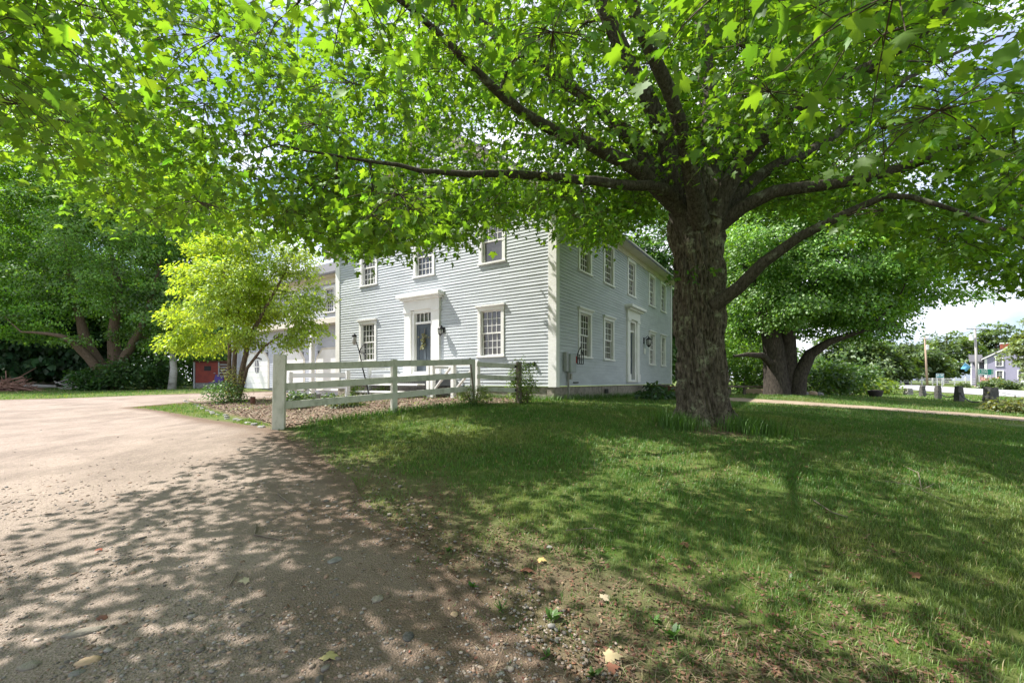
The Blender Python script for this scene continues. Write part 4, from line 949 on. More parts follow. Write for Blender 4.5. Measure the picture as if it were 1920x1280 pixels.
# garage wing on the left: upper storey over garage doors
S0, S1 = 1.5, 2.0
def TW(a, n, z): return HT(a, S0 - n, z)
def TL(a, n, z): return HT(a, S1 - n, z)
zw = .95
W_UP = [(13.5, .95, 4.85, 6.2), (16.7, .95, 4.85, 6.2), (19.9, .95, 4.85, 6.2)]
clap("wall", TW, WD + .06, 23.8, 4.62, 6.3, [(c - w_ / 2 + .02, c + w_ / 2 - .02, z0, z1) for c, w_, z0, z1 in W_UP], M['siding2'], house)
for c, w_, z0, z1 in W_UP: window(TW, c, w_, z0, z1, house, M['glass'], False, nx=4, ny=3)
gd = [(12.9, 15.3), (16.6, 19.0)]
clap("wall", TL, WD + .06, 23.8, zw + .1, 4.34, [(a, b, 0, 3.08) for a, b in gd] + [(20.3, 22.8, 0, 3.1)], M['siding2'], house)
bm = MB(HT); bm.box(WD + .055, 23.85, S0 - .06, S1 + .1, 4.34, 4.62); bm.build("overhang_beam", M['cream'], house, bevel=.01)
MB(HT).box(15.12, 15.32, S0, S0 + .2, zw - .2, 4.34).build("post", M['white'], house)
MB(HT).box(WD + .3, 23.6, S1 + .1, 9.0, .6, 6.5).build("inner_box", M['siding2'], house)
def chamfer_door(T, a0, a1, z0, z1, ch, parent, window_=False):
    pt = lambda q, n: [(a0 - q, n, z0), (a1 + q, n, z0), (a1 + q, n, z1 - ch + q * .5), (a1 - ch + q * .5, n, z1 + q), (a0 + ch - q * .5, n, z1 + q), (a0 - q, n, z1 - ch + q * .5)]
    fr = MB(T).prism(pt(.12, -.08), (0, .12, 0)).build("door_casing", M['cream'], parent)
    dp = MB(T).prism(pt(0, .03), (0, .025, 0)); d = dp.build("garage_door", M['white'], parent)
    rl = MB(T)
    for k in range(1, 5):
        zz = z0 + (z1 - z0 - .5) * k / 4.6; rl.box(a0 + .05, a1 - .05, .055, .062, zz - .012, zz + .012)
    rl.build("door_rail", M['white'], d)
    if window_:
        c = (a0 + a1) / 2; mb = MB(T); zc = z0 + (z1 - z0) * .62
        mb.prism([(c - .17, .056, zc - .34), (c + .17, .056, zc - .34), (c + .25, .056, zc - .15), (c + .25, .056, zc + .2), (c + .12, .056, zc + .42), (c - .12, .056, zc + .42), (c - .25, .056, zc + .2), (c - .25, .056, zc - .15)], (0, .012, 0))
        wv = mb.build("door_window", M['glass'], d)
        mm = MB(T); mm.box(c - .02, c + .02, .068, .08, zc - .34, zc + .42); mm.box(c - .25, c + .25, .068, .079, zc - .01, zc + .03); mm.build("muntin", M['white'], wv)
        ar = MB(T)
        for k in range(7):
            x0 = c - .55 + 1.1 * k / 7; ar.box(x0, x0 + .1, .055, .075, z1 - .42 + .12 * math.sin(math.pi * (k + .5) / 7), z1 - .32 + .12 * math.sin(math.pi * (k + .5) / 7))
        ar.build("hinge_ornament", M['iron'], d)
for a, b in gd: chamfer_door(TL, a, b, zw, 3.08, .45, house)
chamfer_door(TL, 20.3, 22.8, zw + .05, 3.1, .45, house, True)
wf = MB(HT); wf.box(WD + .05, 23.9, S0 - .1, S0 + .0, 6.3, 6.6); wf.box(WD + .05, 24.1, S0 - .42, S0 - .0, 6.6, 6.72); wf.build("wing_cornice", M['cream'], house)
wr = MB(HT); wr.prism([(WD + .05, S0 - .48, 6.72), (WD + .05, 5.6, 9.2), (WD + .05, 9.9, 6.6), (WD + .05, 9.9, 6.5), (WD + .05, 5.6, 9.08), (WD + .05, S0 - .48, 6.62)], (13.3, 0, 0)); wr.build("wing_roof", M['shingle'], house)
wg = MB(HT); wg.prism([(23.8, S0, .5), (23.8, 9.4, .5), (23.8, 9.4, 6.6), (23.8, 5.6, 9.05), (23.8, S0, 6.6)], (-.1, 0, 0)); wg.build("wing_end_wall", M['siding2'], house)

# ------------------------------------------------------------------ fittings on the house
def lantern(T, c, z, label, sc=1.0):
    p = T(c, .0, z); t = thing("wall_lantern", p, label, "lantern")
    m = MB(T); m.box(c - .06 * sc, c + .06 * sc, .02, .05, z - .1 * sc, z + .16 * sc); m.bar((c, .05, z + .1 * sc), (c, .2 * sc, z + .22 * sc), .02, .02); m.bar((c, .2 * sc, z + .22 * sc), (c, .24 * sc, z + .12 * sc), .02, .02); m.build("bracket", M['iron'], t)
    q = np.array(T(c, .24 * sc, z)); h = MB(); h.lathe(q, [(.02, .2 * sc), (.04, .15 * sc), (.13 * sc, .07 * sc), (.135 * sc, .055 * sc)], 12); h.build("cap", M['iron'], t, smooth=True)
    gl = MB(); gl.lathe(q, [(.1 * sc, .055 * sc), (.115 * sc, -.03 * sc), (.08 * sc, -.17 * sc)], 12); gl.build("shade", M['glow'], t, smooth=True)
    fr = MB()
    for k in range(6):
        a = k * math.pi / 3; fr.tube([q + np.array((.105 * sc * math.cos(a), .105 * sc * math.sin(a), .055 * sc)), q + np.array((.12 * sc * math.cos(a), .12 * sc * math.sin(a), -.03 * sc)), q + np.array((.085 * sc * math.cos(a), .085 * sc * math.sin(a), -.18 * sc))], .008, 5)
    fr.lathe(q, [(.09 * sc, -.17 * sc), (.05 * sc, -.22 * sc), (.01, -.26 * sc)], 10); fr.build("frame", M['iron'], t)
lantern(TG, 4.5, 3.25, "small wall lantern right of the gable front door", .8)
lantern(TR, 8.75, 3.3, "large black wall lantern beside the side door", 1.1)
nb = MB(TR).box(8.72, 9.0, .03, .05, 2.72, 2.98); tag(nb.build("house_plaque", M['white'], None, TR(8.85, .03, 2.72)), "small pale plaque on the siding below the large lantern", "plaque")
# wreath swag on the gable door
t = thing("door_swag", TG(5.55, .05, 2.9), "hanging leafy door swag on the slate blue gable door", "swag")
c = np.array([TG(5.55 + random.gauss(0, .035 + .05 * (k < 12)), -.06 + random.uniform(0, .05), 3.0 - .55 * k / 40 + .22) for k in range(40)])
p_, t_, n_, s2 = spray_leaves(c, np.tile((0, -.3, -1.0), (40, 1)), 5, .05, .07)
V, Fa, C = leaves(p_, t_, n_, s2, 'diamond', leafcol(len(p_), (.12, .12, .07))); npmesh("swag_foliage", V, Fa, M['leaf_far'], t, attrs={'col': C})
MB(TG).bar((5.55, -.09, 3.4), (5.55, -.07, 2.9), .02, .01).build("hanger", M['wood'], t)
# electric meter, its pipe, and the iron birdhouse ornament
t = thing("electric_meter", TR(.75, .03, 1.7), "grey electric meter box low on the shaded side wall by the corner", "meter box")
m = MB(TR); m.box(.62, 1.0, .03, .2, 1.72, 2.3); m.build("meter_box", M['meter'], t, bevel=.01)
m = MB(TR); m.box(.44, .6, .03, .14, 1.75, 2.35); m.build("meter_cabinet", M['grey'], t, bevel=.01)
m = MB(TR); m.bar((.7, .08, 1.72), (.7, .08, .9), .05, .05); m.bar((.82, .09, 1.5), (.82, .09, 1.68), .1, .09); m.build("conduit", M['polegrey'], t)
t = thing("wall_ornament", TR(1.3, .05, 2.1), "black wire house shaped ornament with red side plate above the meter box", "ornament")
m = MB(TR); zz = 2.0; a0 = 1.1; a1 = 1.55
for p, q in (((a0, .2, zz), (a1, .2, zz)), ((a0, .2, zz), (a0, .2, zz + .3)), ((a1, .2, zz), (a1, .2, zz + .3)), ((a0, .2, zz + .3), ((a0 + a1) / 2, .2, zz + .55)), ((a1, .2, zz + .3), ((a0 + a1) / 2, .2, zz + .55)), ((a0, .2, zz + .3), (a1, .2, zz + .3)),
             ((a0 + .15, .2, zz), (a0 + .15, .2, zz + .3)), ((a1 - .15, .2, zz), (a1 - .15, .2, zz + .3)), ((a0, .2, zz + .15), (a1, .2, zz + .15)), ((a0 + .2, .2, zz + .2), (a0 + .2, .03, zz + .2))): m.bar(p, q, .022, .022)
m.build("wire_frame", M['iron'], t); MB(TR).box(1.03, 1.07, .12, .2, 2.02, 2.24).build("side_plate", M['redtag'], t)
tag(MB(TR).box(1.15, 1.5, .026, .06, 1.38, 1.42).build("wall_vent", M['iron'], None, TR(1.3, .03, 1.4)), "small dark outlet low on the side wall near the corner", "vent")
sp = MB(TG); q = TG(1.0, .06, 1.95); sp.lathe(q, [(.05, -.04), (.06, 0), (.05, .04)], 10); sp.bar(TG(1.0, .0, 1.95), TG(1.0, .06, 1.95), .03, .03) if False else None
sg_ = MB(); sg_.lathe(TG(.72, .07, 1.98), [(.03, -.07), (.055, -.03), (.055, .03), (.03, .07)], 10); sg_.bar(TG(.72, .02, 1.98), TG(1.15, .05, 2.0), .025, .025)
tag(sg_.build("outdoor_faucet", M['iron'], None, TG(.72, .03, 1.95)), "small dark faucet on the sunny wall beside the corner board", "faucet")

# ------------------------------------------------------------------ porch steps at the gable door
pt_ = thing("porch", TG(5.3, .7, .95), "white wooden porch and steps with braced railing at the gable door", "porch")
m = MB(TG); m.box(4.0, 6.9, .02, 1.35, 1.56, 1.68); m.build("platform", M['white'], pt_, bevel=.01)
m = MB(TG); m.box(4.1, 6.8, 1.36, 1.70, 1.3, 1.36); m.box(4.1, 6.8, 1.70, 2.05, 1.05, 1.11); m.build("step", M['white'], pt_, bevel=.01)
m = MB(TG)
for k in range(30): x = 4.05 + 2.8 * k / 29; m.bar((x, 1.3, .9), (x, 1.3, 1.56), .012, .012)
for k in range(7): m.bar((4.05, 1.29, .95 + k * .1), (6.85, 1.29, .95 + k * .1), .01, .01)
m.build("skirt_mesh", M['mesh'], pt_)
for x in (3.95, 6.92):
    m = MB(TG); m.box(x - .06, x + .06, 1.28, 1.4, .85, 2.02); m.build("post", M['white'], pt_, bevel=.008)
m = MB(TG); m.box(3.92, 3.99, .05, 1.28, 1.86, 1.94); m.box(6.88, 6.95, .05, 1.28, 1.86, 1.94); m.build("rail", M['white'], pt_)
t = thing("garden_gate_rail", TG(3.0, 1.9, .95), "low white railing with diagonal braces right of the porch steps", "railing")
m = MB(TG); m.box(1.95, 3.8, 1.30, 1.36, 1.92, 2.0); m.box(1.95, 3.8, 1.30, 1.36, 1.12, 1.2); m.build("rail", M['white'], t)
for x in (1.95, 2.9, 3.78): MB(TG).box(x - .06, x + .06, 1.26, 1.4, .85, 2.06).build("post", M['white'], t, bevel=.008)
for p, q in (((2.0, 1.33, 1.95), (2.85, 1.33, 1.15)), ((2.95, 1.33, 1.95), (3.72, 1.33, 1.15))): MB(TG).bar((p[0], p[1], p[2]), q, .1, .04).build("brace", M['white'], t)

# ------------------------------------------------------------------ white rail fence
def fence_run(t, p, q, hs, rh=.135, th=.045, off=.0):
    for h in hs:
        m = MB(); a = np.array((p[0], p[1], p[2] + h)); b = np.array((q[0], q[1], q[2] + h)); m.bar(a, b, th, rh); m.build("rail", M['fence'], t, bevel=.006)
F2 = (_F1 + _F3) / 2 + np.array((.05, .03)); fz1, fz3 = .60, .88; fz2 = hz_(*F2) + .0
ft = thing("rail_fence", (_F1[0], _F1[1], fz1), "white three rail fence with heavy end post along the mulched bed", "fence")
def post(t, c, zb, w_, h, m=None, lean=(0, 0), dirv=_F3 - _F1):
    d = dirv / np.linalg.norm(dirv); n = np.array((-d[1], d[0])); mb = MB()
    pts = []
    for z_, k in ((zb - .3, 0), (zb + h, 1)):
        for sa, sb in ((-1, -1), (1, -1), (1, 1), (-1, 1)):
            x = c + d * sa * w_ / 2 + n * sb * w_ / 2 + np.array(lean) * k; pts.append((x[0], x[1], z_))
    mb.add(pts, [(3, 2, 1, 0), (4, 5, 6, 7), (0, 1, 5, 4), (1, 2, 6, 5), (2, 3, 7, 6), (3, 0, 4, 7)]); return mb.build("post", m or M['fence'], t, bevel=.008)
post(ft, _F1, fz1, .20, 1.33, dirv=np.array((1.0, .35)), lean=(.03, 0)); post(ft, F2, fz2, .115, 1.16); post(ft, _F3, fz3, .10, 1.12)
nf = np.array((.69, -.72)) * .03
pa = (_F1[0] + nf[0], _F1[1] + nf[1], 0); pb = (F2[0] + nf[0], F2[1] + nf[1], 0); pc = (_F3[0] + nf[0], _F3[1] + nf[1], 0)
for (h1, h2, h3) in ((1.70, 1.83, 1.93), (1.335, 1.475, 1.60), (1.0, 1.135, 1.265)):
    fence_run(ft, (*pa[:2], h1), (*pb[:2], h2), [0]); fence_run(ft, (*pb[:2], h2), (*pc[:2], h3), [0])
tag(MB().tube([(_F3[0] + .06, _F3[1] - .16, .9), (_F3[0] + .0, _F3[1] - .1, 1.5), (_F3[0] - .06, _F3[1] - .08, 2.03)], .022, 7).build("leaning_pole", M['wood'], None, (_F3[0], _F3[1], .9)), "grey wooden pole leaning against the third fence post", "pole")
# gate between the third post and the vine-covered post
G1 = np.array((.13, 11.55)); gt = thing("field_gate", (-.4, 11.3, .9), "short white three board gate between fence and vine covered post", "gate")
for h in (1.86, 1.545, 1.235): m = MB(); m.bar((_F3[0] + .1, _F3[1] + .14, h + .02), (G1[0] - .04, G1[1] - .02, h - .03), .04, .115); m.build("board", M['fence'], gt, bevel=.005)
for h in (1.83, 1.52, 1.21): MB().box(G1[0] - .06, G1[0] - .0, G1[1] - .07, G1[1] - .03, h - .03, h + .03).build("hinge", M['iron'], gt)
gp_ = thing("gate_post", (G1[0], G1[1], .9), "short grey post under the climbing vine at the fence end", "post"); post(gp_, G1 + np.array((.05, .03)), .9, .11, 1.06, M['wood'])
# inner low fence near the left window
t = thing("bed_rail", (*at(600, 14.5)[:2], .85), "low white board rail with square post deep in the mulched bed", "fence")
x0, y0 = at(545, 14.5)[:2]; x1, y1 = at(652, 14.8)[:2]
for h in (1.63, 1.25): MB().bar((x0, y0, h), (x1, y1, h + .02), .04, .15).build("rail", M['white'], t)
post(t, np.array((x1, y1)), .8, .13, 1.0, M['white']); post(t, np.array((x0, y0)), .8, .11, .95, M['white'])
# low greenery sprinkled over the bed
n = 260; tb_ = rng.uniform(0, 1, n); ta_ = rng.uniform(0, 59, n).astype(int); q_ = lo_[ta_] * (1 - tb_[:, None]) + hi_[ta_] * tb_[:, None] + rng.normal(0, .1, (n, 2)); kq = n2(q_[:, 0], q_[:, 1], .9, 15, 2) > .44; q_ = q_[kq]; n = len(q_)
c = np.stack([q_[:, 0], q_[:, 1], H(q_[:, 0], q_[:, 1]) + rng.uniform(.03, .16, n)], -1)
p_, t_, n_, s2 = spray_leaves(c, np.tile((0, 0, 1.0), (n, 1)), 16, .17, .05, .35)
V, Fa, C = leaves(p_, t_, n_, s2, 'oval', leafcol(len(p_), (.10, .16, .045), .35, .2)); tag(npmesh("ground_cover", V, Fa, M['leaf_far'], attrs={'col': C}), "sparse low greenery among the debris of the mulched bed", "ground cover", kind='stuff')
# crooked feeder pole
x, y, z = at(690, 13.0); t = thing("feeder_pole", (x, y, z), "crooked black garden pole carrying a small feeder, leaning left", "pole")
p = [px(694, 752, 13), px(688, 722, 13), px(680, 690, 13), px(674, 660, 13), px(668, 640, 13)]
MB().tube([tuple(q) for q in p], [.02, .02, .02, .016, .012], 7).build("pole", M['iron'], t)
m = MB(); q = px(664.5, 637, 13); m.lathe(q, [(.02, -.14), (.06, -.12), (.065, .08), (.03, .16)], 12); m.build("feeder", M['glow'], t, smooth=True)
m = MB(); m.lathe(q, [(.075, .09), (.06, .15), (.0, .19)], 12); m.build("feeder_roof", M['iron'], t, smooth=True)
m = MB(); a = px(674, 660, 13)
for q in ((678, 652), (683, 662), (684, 645), (690, 672)): m.tube([tuple(a), tuple((a + px(*q, 13)) / 2 + np.array((0, 0, .05))), tuple(px(*q, 12.95))], [.012, .01, .006], 5)
m.build("hook", M['iron'], t)
# wooden stump post by the bed
x, y, z = at(474, 14.6); tag(MB().tube([(x, y, z - .1), (x, y, z + .28)], [.085, .08], 10).build("stump_post", M['rust'], None, (x, y, z)), "short brown round post standing in the mulched bed", "post")
x, y, z = at(590, 15.0); tag(MB().lathe((x, y, z), [(.14, 0), (.2, .26), (.21, .28), (.17, .28)], 16).build("flower_pot", M['glow'], None, (x, y, z)), "pale round pot on the bed beyond the first fence rails", "pot")
# edging stones
e0, e1 = gp(345, 751)[:2], _F1 + np.array((-.25, -.05)); n = 24
for k in range(n):
    f = (k + .5) / n; c = e0 * (1 - f) + e1 * f + rng.normal(0, .03, 2); zc = hz_(*c); l = random.uniform(.14, .25); dd = unit(e1 - e0); nn = np.array((-dd[1], dd[0]))
    h = random.uniform(.02, .05); pts = []
    for zz_, sh in ((zc - .05, 1), (zc + h, .8)):
        for i in range(7):
            a = 2 * math.pi * i / 7; r = (1 + random.uniform(-.15, .15)) * sh; q = c + dd * math.cos(a) * l * .62 * r + nn * math.sin(a) * .075 * r; pts.append((q[0], q[1], zz_ + random.uniform(-.008, .008)))
    m = MB(); m.add(pts, [tuple(range(7))[::-1], tuple(range(7, 14))] + [(i, (i + 1) % 7, 7 + (i + 1) % 7, 7 + i) for i in range(7)])
    tag(m.build("edging_stone", M['granite_pale'], None, (c[0], c[1], zc), bevel=.012), "pale flat stone in the row edging the mulched bed", "stone", "stones edging the mulched bed")
# flower pots by the side door
for (u, Y, r, h, mm, lab) in ((1227, 19.6, .43, .50, 'darkpot', "wide dark flower pot beside the side door"), (1260, 21.0, .44, .46, 'terracotta', "brown terracotta tub half hidden behind the maple trunk")):
    x, y, z = at(u, Y); t = thing("flower_pot", (x, y, z), lab, "pot")
    MB().lathe((x, y, z), [(r * .62, 0), (r * .95, h * .86), (r * 1.06, h * .86), (r * 1.08, h), (r * .94, h), (r * .9, h * .86)], 22).build("pot", M[mm], t, smooth=False)
    MB().lathe((x, y, z), [(r * .9, h * .84), (0.01, h * .9)], 16).build("soil", M['mulch'], t)

# ------------------------------------------------------------------ right: posts and chain, planter, rails, far side of the road
GP = [(1857, 16.0, .82, .31, .27), (1798, 20.0, .74, .26, .22), (1758.5, 24.0, .76, .24, .18), (1729.5, 28.5, .70, .26, .2), (1703, 33, .5, .42, .36)]
plabs = ["nearest dark granite post, broad and square topped", "second dark granite post with sloping shoulders", "third dark granite post, slim and tapered", "fourth granite post, narrow topped and paler", "low pale granite block at the far end of the chain"]
tops = []
for k, (u, Y, h, w_, wt) in enumerate(GP):
    x, y, z = at(u, Y); z = vz([768, 753.5, 748, 743, 740][k], Y); n_ = 4; pts = []
    for zz_, ww in ((z - .3, w_ * 1.1), (z + h * .3, w_), (z + h * .75, w_ * .5 + wt * .5), (z + h, wt)):
        for sx, sy in ((-1, -1), (1, -1), (1, 1), (-1, 1)): pts.append((x + sx * ww * .5 + random.uniform(-.02, .02), y + sy * ww * .5 + random.uniform(-.02, .02), zz_ + (random.uniform(-.04, .04) if zz_ > z + h * .9 else 0)))
    fs = [(3, 2, 1, 0), (12, 13, 14, 15)] + [(r * 4 + i, r * 4 + (i + 1) % 4, (r + 1) * 4 + (i + 1) % 4, (r + 1) * 4 + i) for r in range(3) for i in range(4)]
    m = MB(); m.add(pts, fs); tag(m.build("granite_post", M['granite'] if k < 4 else M['granite_pale'], None, (x, y, z), bevel=.02), plabs[k], "stone post", "granite posts along the chain")
    tops.append((x, y, z + h * .62, w_))
def chain(p, q, sag, label, r=.02, m='iron', name="chain"):
    pts = []
    for i in range(25):
        f = i / 24; pts.append(tuple(np.array(p) * (1 - f) + np.array(q) * f - np.array((0, 0, sag * 4 * f * (1 - f)))))
    mb = MB(); mb.tube(pts, r, 6)
    if m == 'iron':
        for i in range(0, 24):
            c = (np.array(pts[i]) + np.array(pts[i + 1])) / 2; dv = unit(np.array(pts[i + 1]) - np.array(pts[i])); s = np.array((0, 0, 1.0)) if i % 2 else np.cross(dv, (0, 0, 1.0)); mb.bar(c - dv * .08, c + dv * .08, r * 2.6, r * 1.6, tuple(s))
    return tag(mb.build(name, M[m], None, tuple(p)), label, "rope" if m == 'rope' else "chain", "chains between the granite posts" if m == 'iron' else None)
clab = ["chain sagging between the nearest and second granite posts", "chain sagging between the second and third granite posts", "chain sagging between the third and fourth granite posts", "chain running from the fourth granite post to the pale block"]
for k in range(4): chain(tops[k][:3], tops[k + 1][:3], (.34, .3, .26, .16)[k], clab[k])
x, y, z, _ = tops[0]
chain((x + .16, y - .15, z + .14), (x + 1.5, y - 1.2, z - .22), .02, "white rope slanting from the nearest granite post over the juniper", .012, 'rope', 'rope')
# round dark planter
x, y, z = at(1641.5, 22); t = thing("planter", (x, y, z), "round dark barrel planter on the far lawn", "planter"); z = vz(743, 22)
MB().lathe((x, y, z), [(.24, 0), (.30, .18), (.31, .30), (.28, .31)], 18).build("tub", M['darkpot'], t); MB().lathe((x, y, z), [(.27, .3), (.1, .34), (0, .345)], 16).build("soil", M['mulch'], t)
# grey rail and tan boards left of the dark maple
t = thing("plank_bench", (*at(1410, 21)[:2], .85), "long grey plank rail on short posts beside the dark maple trunk", "rail"); zt = vz(724, 21)
a = px(1362, 724, 21); b_ = px(1452, 725, 21); MB().bar(a, b_, .3, .09).build("plank", M['wood'], t)
for u in (1368, 1396, 1445): q = px(u, 725, 21); MB().box(q[0] - .05, q[0] + .05, q[1] - .05, q[1] + .05, .6, q[2] - .05).build("leg", M['wood'], t)
m = MB(); q0 = px(1392, 741, 21.6); q1 = px(1402, 729, 21.9); q2 = px(1450, 729, 21.9); q3 = px(1452, 741, 21.6)
m.prism([tuple(q0), tuple(q3), tuple(q2), tuple(q1)], (0, .06, .02)); tag(m.build("board_ramp", M['tan'], None, tuple(q0)), "tan boards leaning like a ramp under the grey plank rail", "boards")
for k, (u, v, r, lab) in enumerate([(1509, 737, .16, "pale stone right of the dark maple's leaning stem"), (1522, 738, .2, "reddish stone beside the dark maple roots"), (1536, 739, .16, "grey stone under the specked bush")]):
    x, y, z = at(u, 20.5); dr = unit(rng.normal(0, 1, (60, 3))); m = bpy.data.meshes.new("stone")
    import bmesh
    bmh = bmesh.new(); bmesh.ops.create_icosphere(bmh, subdivisions=2, radius=r)
    for v_ in bmh.verts: v_.co = Vector((v_.co.x * 1.2, v_.co.y, v_.co.z * .75)) * (1 + .25 * (float(vnoise(np.array(v_.co) * 6 + k)) - .5))
    bmh.to_mesh(m); bmh.free(); m.materials.append([M['granite_pale'], M['tan'], M['granite_pale']][k]); o = bpy.data.objects.new("stone", m); put(o, None, (x, y, z + r * .35)); tag(o, lab, "stone")
# utility poles
def upole(u, Yb, vb, vt, lean, label, cross, transformer, m, arm_v):
    x, y = at(u, Yb)[:2]; zb = vz(vb, Yb); zt = vz(vt, Yb); t = thing("utility_pole", (x, y, zb), label, "utility pole"); dx = lean / F * Yb
    MB().tube([(x, y, zb - .3), (x + dx, y, zt)], [.19, .13], 10).build("pole", m, t, smooth=True)
    f = (vz(arm_v, Yb) - zb) / (zt - zb); c = np.array((x + dx * f, y - .18, vz(arm_v, Yb)))
    MB().bar(c - np.array((cross, 0, 0)), c + np.array((cross, 0, 0)), .1, .12).build("crossarm", M['polegrey'], t)
    m_ = MB()
    for k in (-1, -.5, .5, 1): m_.lathe(c + np.array((cross * k * .92, 0, .06)), [(.04, 0), (.06, .1), (.03, .2)], 8)
    m_.build("insulator", M['grey'], t)
    sx, vv = transformer; q = np.array((x + dx * .8 + sx, y - .1, vz(vv, Yb))); MB().lathe(q, [(.05, -.5), (.28, -.48), (.3, .4), (.1, .48)], 14).build("transformer", M['signwhite'], t)
    return c, cross
c1, w1 = upole(1739, 85, 722, 633, -5, "thinner utility pole with round transformer by the small teal sign", 1.3, (.25, 651), M['pole'], 636)
c2, w2 = upole(1833, 70, 728, 614, -5, "taller utility pole with wide crossarm beside the big green sign", 1.6, (-.75, 632), M['polegrey'], 617)
for k, (za, zb_) in enumerate(((.1, .1), (-1.8, -2.6), (-2.4, -3.2))):
    pts = []
    for i in range(20):
        f = i / 19; p = c1 * (1 - f) + c2 * f; p = p + np.array((0, 0, za * (1 - f) + zb_ * f - 1.2 * 4 * f * (1 - f) * .5)); pts.append(tuple(p))
    tag(MB().tube(pts, .025, 4).build("power_line", M['iron'], None, tuple(c1)), ["uppermost power line between the two utility poles", "middle cable slung between the two utility poles", "lowest cable slung between the two utility poles"][k], "cable", "cables between the poles")
# signs: white bands stand for lettering too small to read in the photo
def quad_sign(name, u0, u1, v0, v1, Y, m, label, marks, legs, extra=None):
    a = px(u0, v1, Y); b = px(u1, v0, Y); t = thing(name, (a[0], Y, hz_(a[0], Y)), label, "road sign")
    MB().box(a[0], b[0], Y - .03, Y, a[2], b[2]).build("panel", m, t, bevel=.02)
    bd = MB(); e = .05; bd.box(a[0], b[0], Y - .038, Y - .032, a[2], a[2] + e); bd.box(a[0], b[0], Y - .038, Y - .032, b[2] - e, b[2]); bd.box(a[0], a[0] + e, Y - .0375, Y - .032, a[2] + e, b[2] - e); bd.box(b[0] - e, b[0], Y - .0375, Y - .032, a[2] + e, b[2] - e); bd.build("border", M['signwhite'], t)
    mk = MB()
    for p0, p1, q0, q1 in marks:
        n = max(1, int(round((p1 - p0) / .055)))
        for i in range(n):
            s0 = p0 + (p1 - p0) * i / n; s1 = p0 + (p1 - p0) * (i + .74) / n; hh = (q1 - q0) * (1.0 if i == 0 else random.choice((.62, .7, .95)))
            mk.box(a[0] + (b[0] - a[0]) * s0, a[0] + (b[0] - a[0]) * s1, Y - .04, Y - .031, a[2] + (b[2] - a[2]) * q0, a[2] + (b[2] - a[2]) * (q0 + hh))
    mk.build("lettering", M['signwhite'], t)
    for u in legs: q = px(u, v1, Y); MB().box(q[0] - .05, q[0] + .05, Y, Y + .08, hz_(q[0], Y) - .1, q[2] + .3).build("leg", M['grey'], t)
quad_sign("road_sign", 1833.5, 1862.5, 691.5, 703, 67.5, M['signgreen'], "big green road sign with three lines of white lettering", [(.06, .14, .68, .88), (.22, .62, .68, .88), (.06, .14, .40, .58), (.22, .64, .40, .58), (.06, .48, .10, .28), (.56, .64, .10, .26), (.88, .95, .66, .84), (.88, .95, .38, .54), (.87, .95, .08, .26)], (1837, 1859))
quad_sign("road_sign", 1755, 1769.5, 700, 708, 72, M['signteal'], "small teal road sign with two white plates, left of the taller pole", [(.08, .42, .35, .9), (.56, .9, .35, .9)], (1758, 1767))
# flag on its staff
x, y = at(1830, 69.6)[:2]; t = thing("flag", tuple(px(1829, 694, 69.6)), "light blue flag on a slanting white staff on the taller pole", "flag")
a = px(1829, 694, 69.6); b_ = px(1809.5, 679, 69.6); MB().tube([tuple(a), tuple(b_)], .04, 6).build("staff", M['signwhite'], t)
n = 9; fl = []
tl, tr_ = px(1810, 679, 69.6), px(1821, 687.5, 69.6); bl_, br = px(1803, 691.5, 69.6), px(1813, 695.5, 69.6)
for i in range(n):
    for j in range(n):
        p, q = i / (n - 1), j / (n - 1); c = (tl * (1 - p) + tr_ * p) * (1 - q) + (bl_ * (1 - p) + br * p) * q; fl.append(tuple(c + np.array((0, .18 * math.sin(p * 7 + q * 2) * q, .05 * math.sin(p * 5) * q))))
m = MB(); m.add(fl, [(i * n + j, (i + 1) * n + j, (i + 1) * n + j + 1, i * n + j + 1) for i in range(n - 1) for j in range(n - 1)]); fo = m.build("flag_cloth", M['flag'], t, smooth=True); so = fo.modifiers.new("thick", 'SOLIDIFY'); so.thickness = .02
# white board fence across the road
t = thing("board_fence", (*at(1690, 92)[:2], .65), "white three rail board fence across the road", "fence")
fx0, fx1 = at(1632, 95)[0], at(1990, 84)[0]; nn = 17
pp = [(fx0 + (fx1 - fx0) * k / nn, 95 - 11 * k / nn) for k in range(nn + 1)]
for k, (x, y) in enumerate(pp):
    z = hz_(x, y); MB().box(x - .08, x + .08, y - .08, y + .08, z - .2, z + 1.45 + (.25 if k % 4 == 1 else 0)).build("post", M['white'], t)
    if k < nn:
        z2 = hz_(*pp[k + 1]); m = MB()
        for h in (.5, .9, 1.3): m.bar((x, y - .1, z + h), (pp[k + 1][0], pp[k + 1][1] - .1, z2 + h), .04, .13)
        m.build("rail", M['white'], t)
# lilac house
LY = 86.0; lx0 = at(1846.5, LY)[0]; lw = 6.6; lz = .55
lh = thing("lilac_house", (lx0, LY, lz), "lilac clapboard house with dark roof and brick chimney across the road", "house")
def TLh(a, n, z): return (lx0 + .714 * a - .7 * n, LY - .7 * a - .714 * n, lz + z)
ez, pk = 5.5, 7.6
m = MB(TLh); m.prism([(0, 0, 0), (lw, 0, 0), (lw, 0, ez), (lw / 2, 0, pk), (0, 0, ez)], (0, -.3, 0)); m.build("wall", M['lilac'], lh)
m = MB(TLh); m.box(.01, .3, -9, -.301, 0, ez - .1); m.box(lw - .3, lw - .01, -9, -.301, 0, ez - .1); m.build("wall", M['lilac'], lh)
m = MB(TLh)
for sg in (0, 1):
    f = (lambda a: a) if sg == 0 else (lambda a: lw - a)
    m.prism([(f(-.5), .4, ez - .28), (f(lw / 2), .4, pk + .02), (f(lw / 2), .4, pk + .2), (f(-.5), .4, ez - .1)], (0, -10, 0))
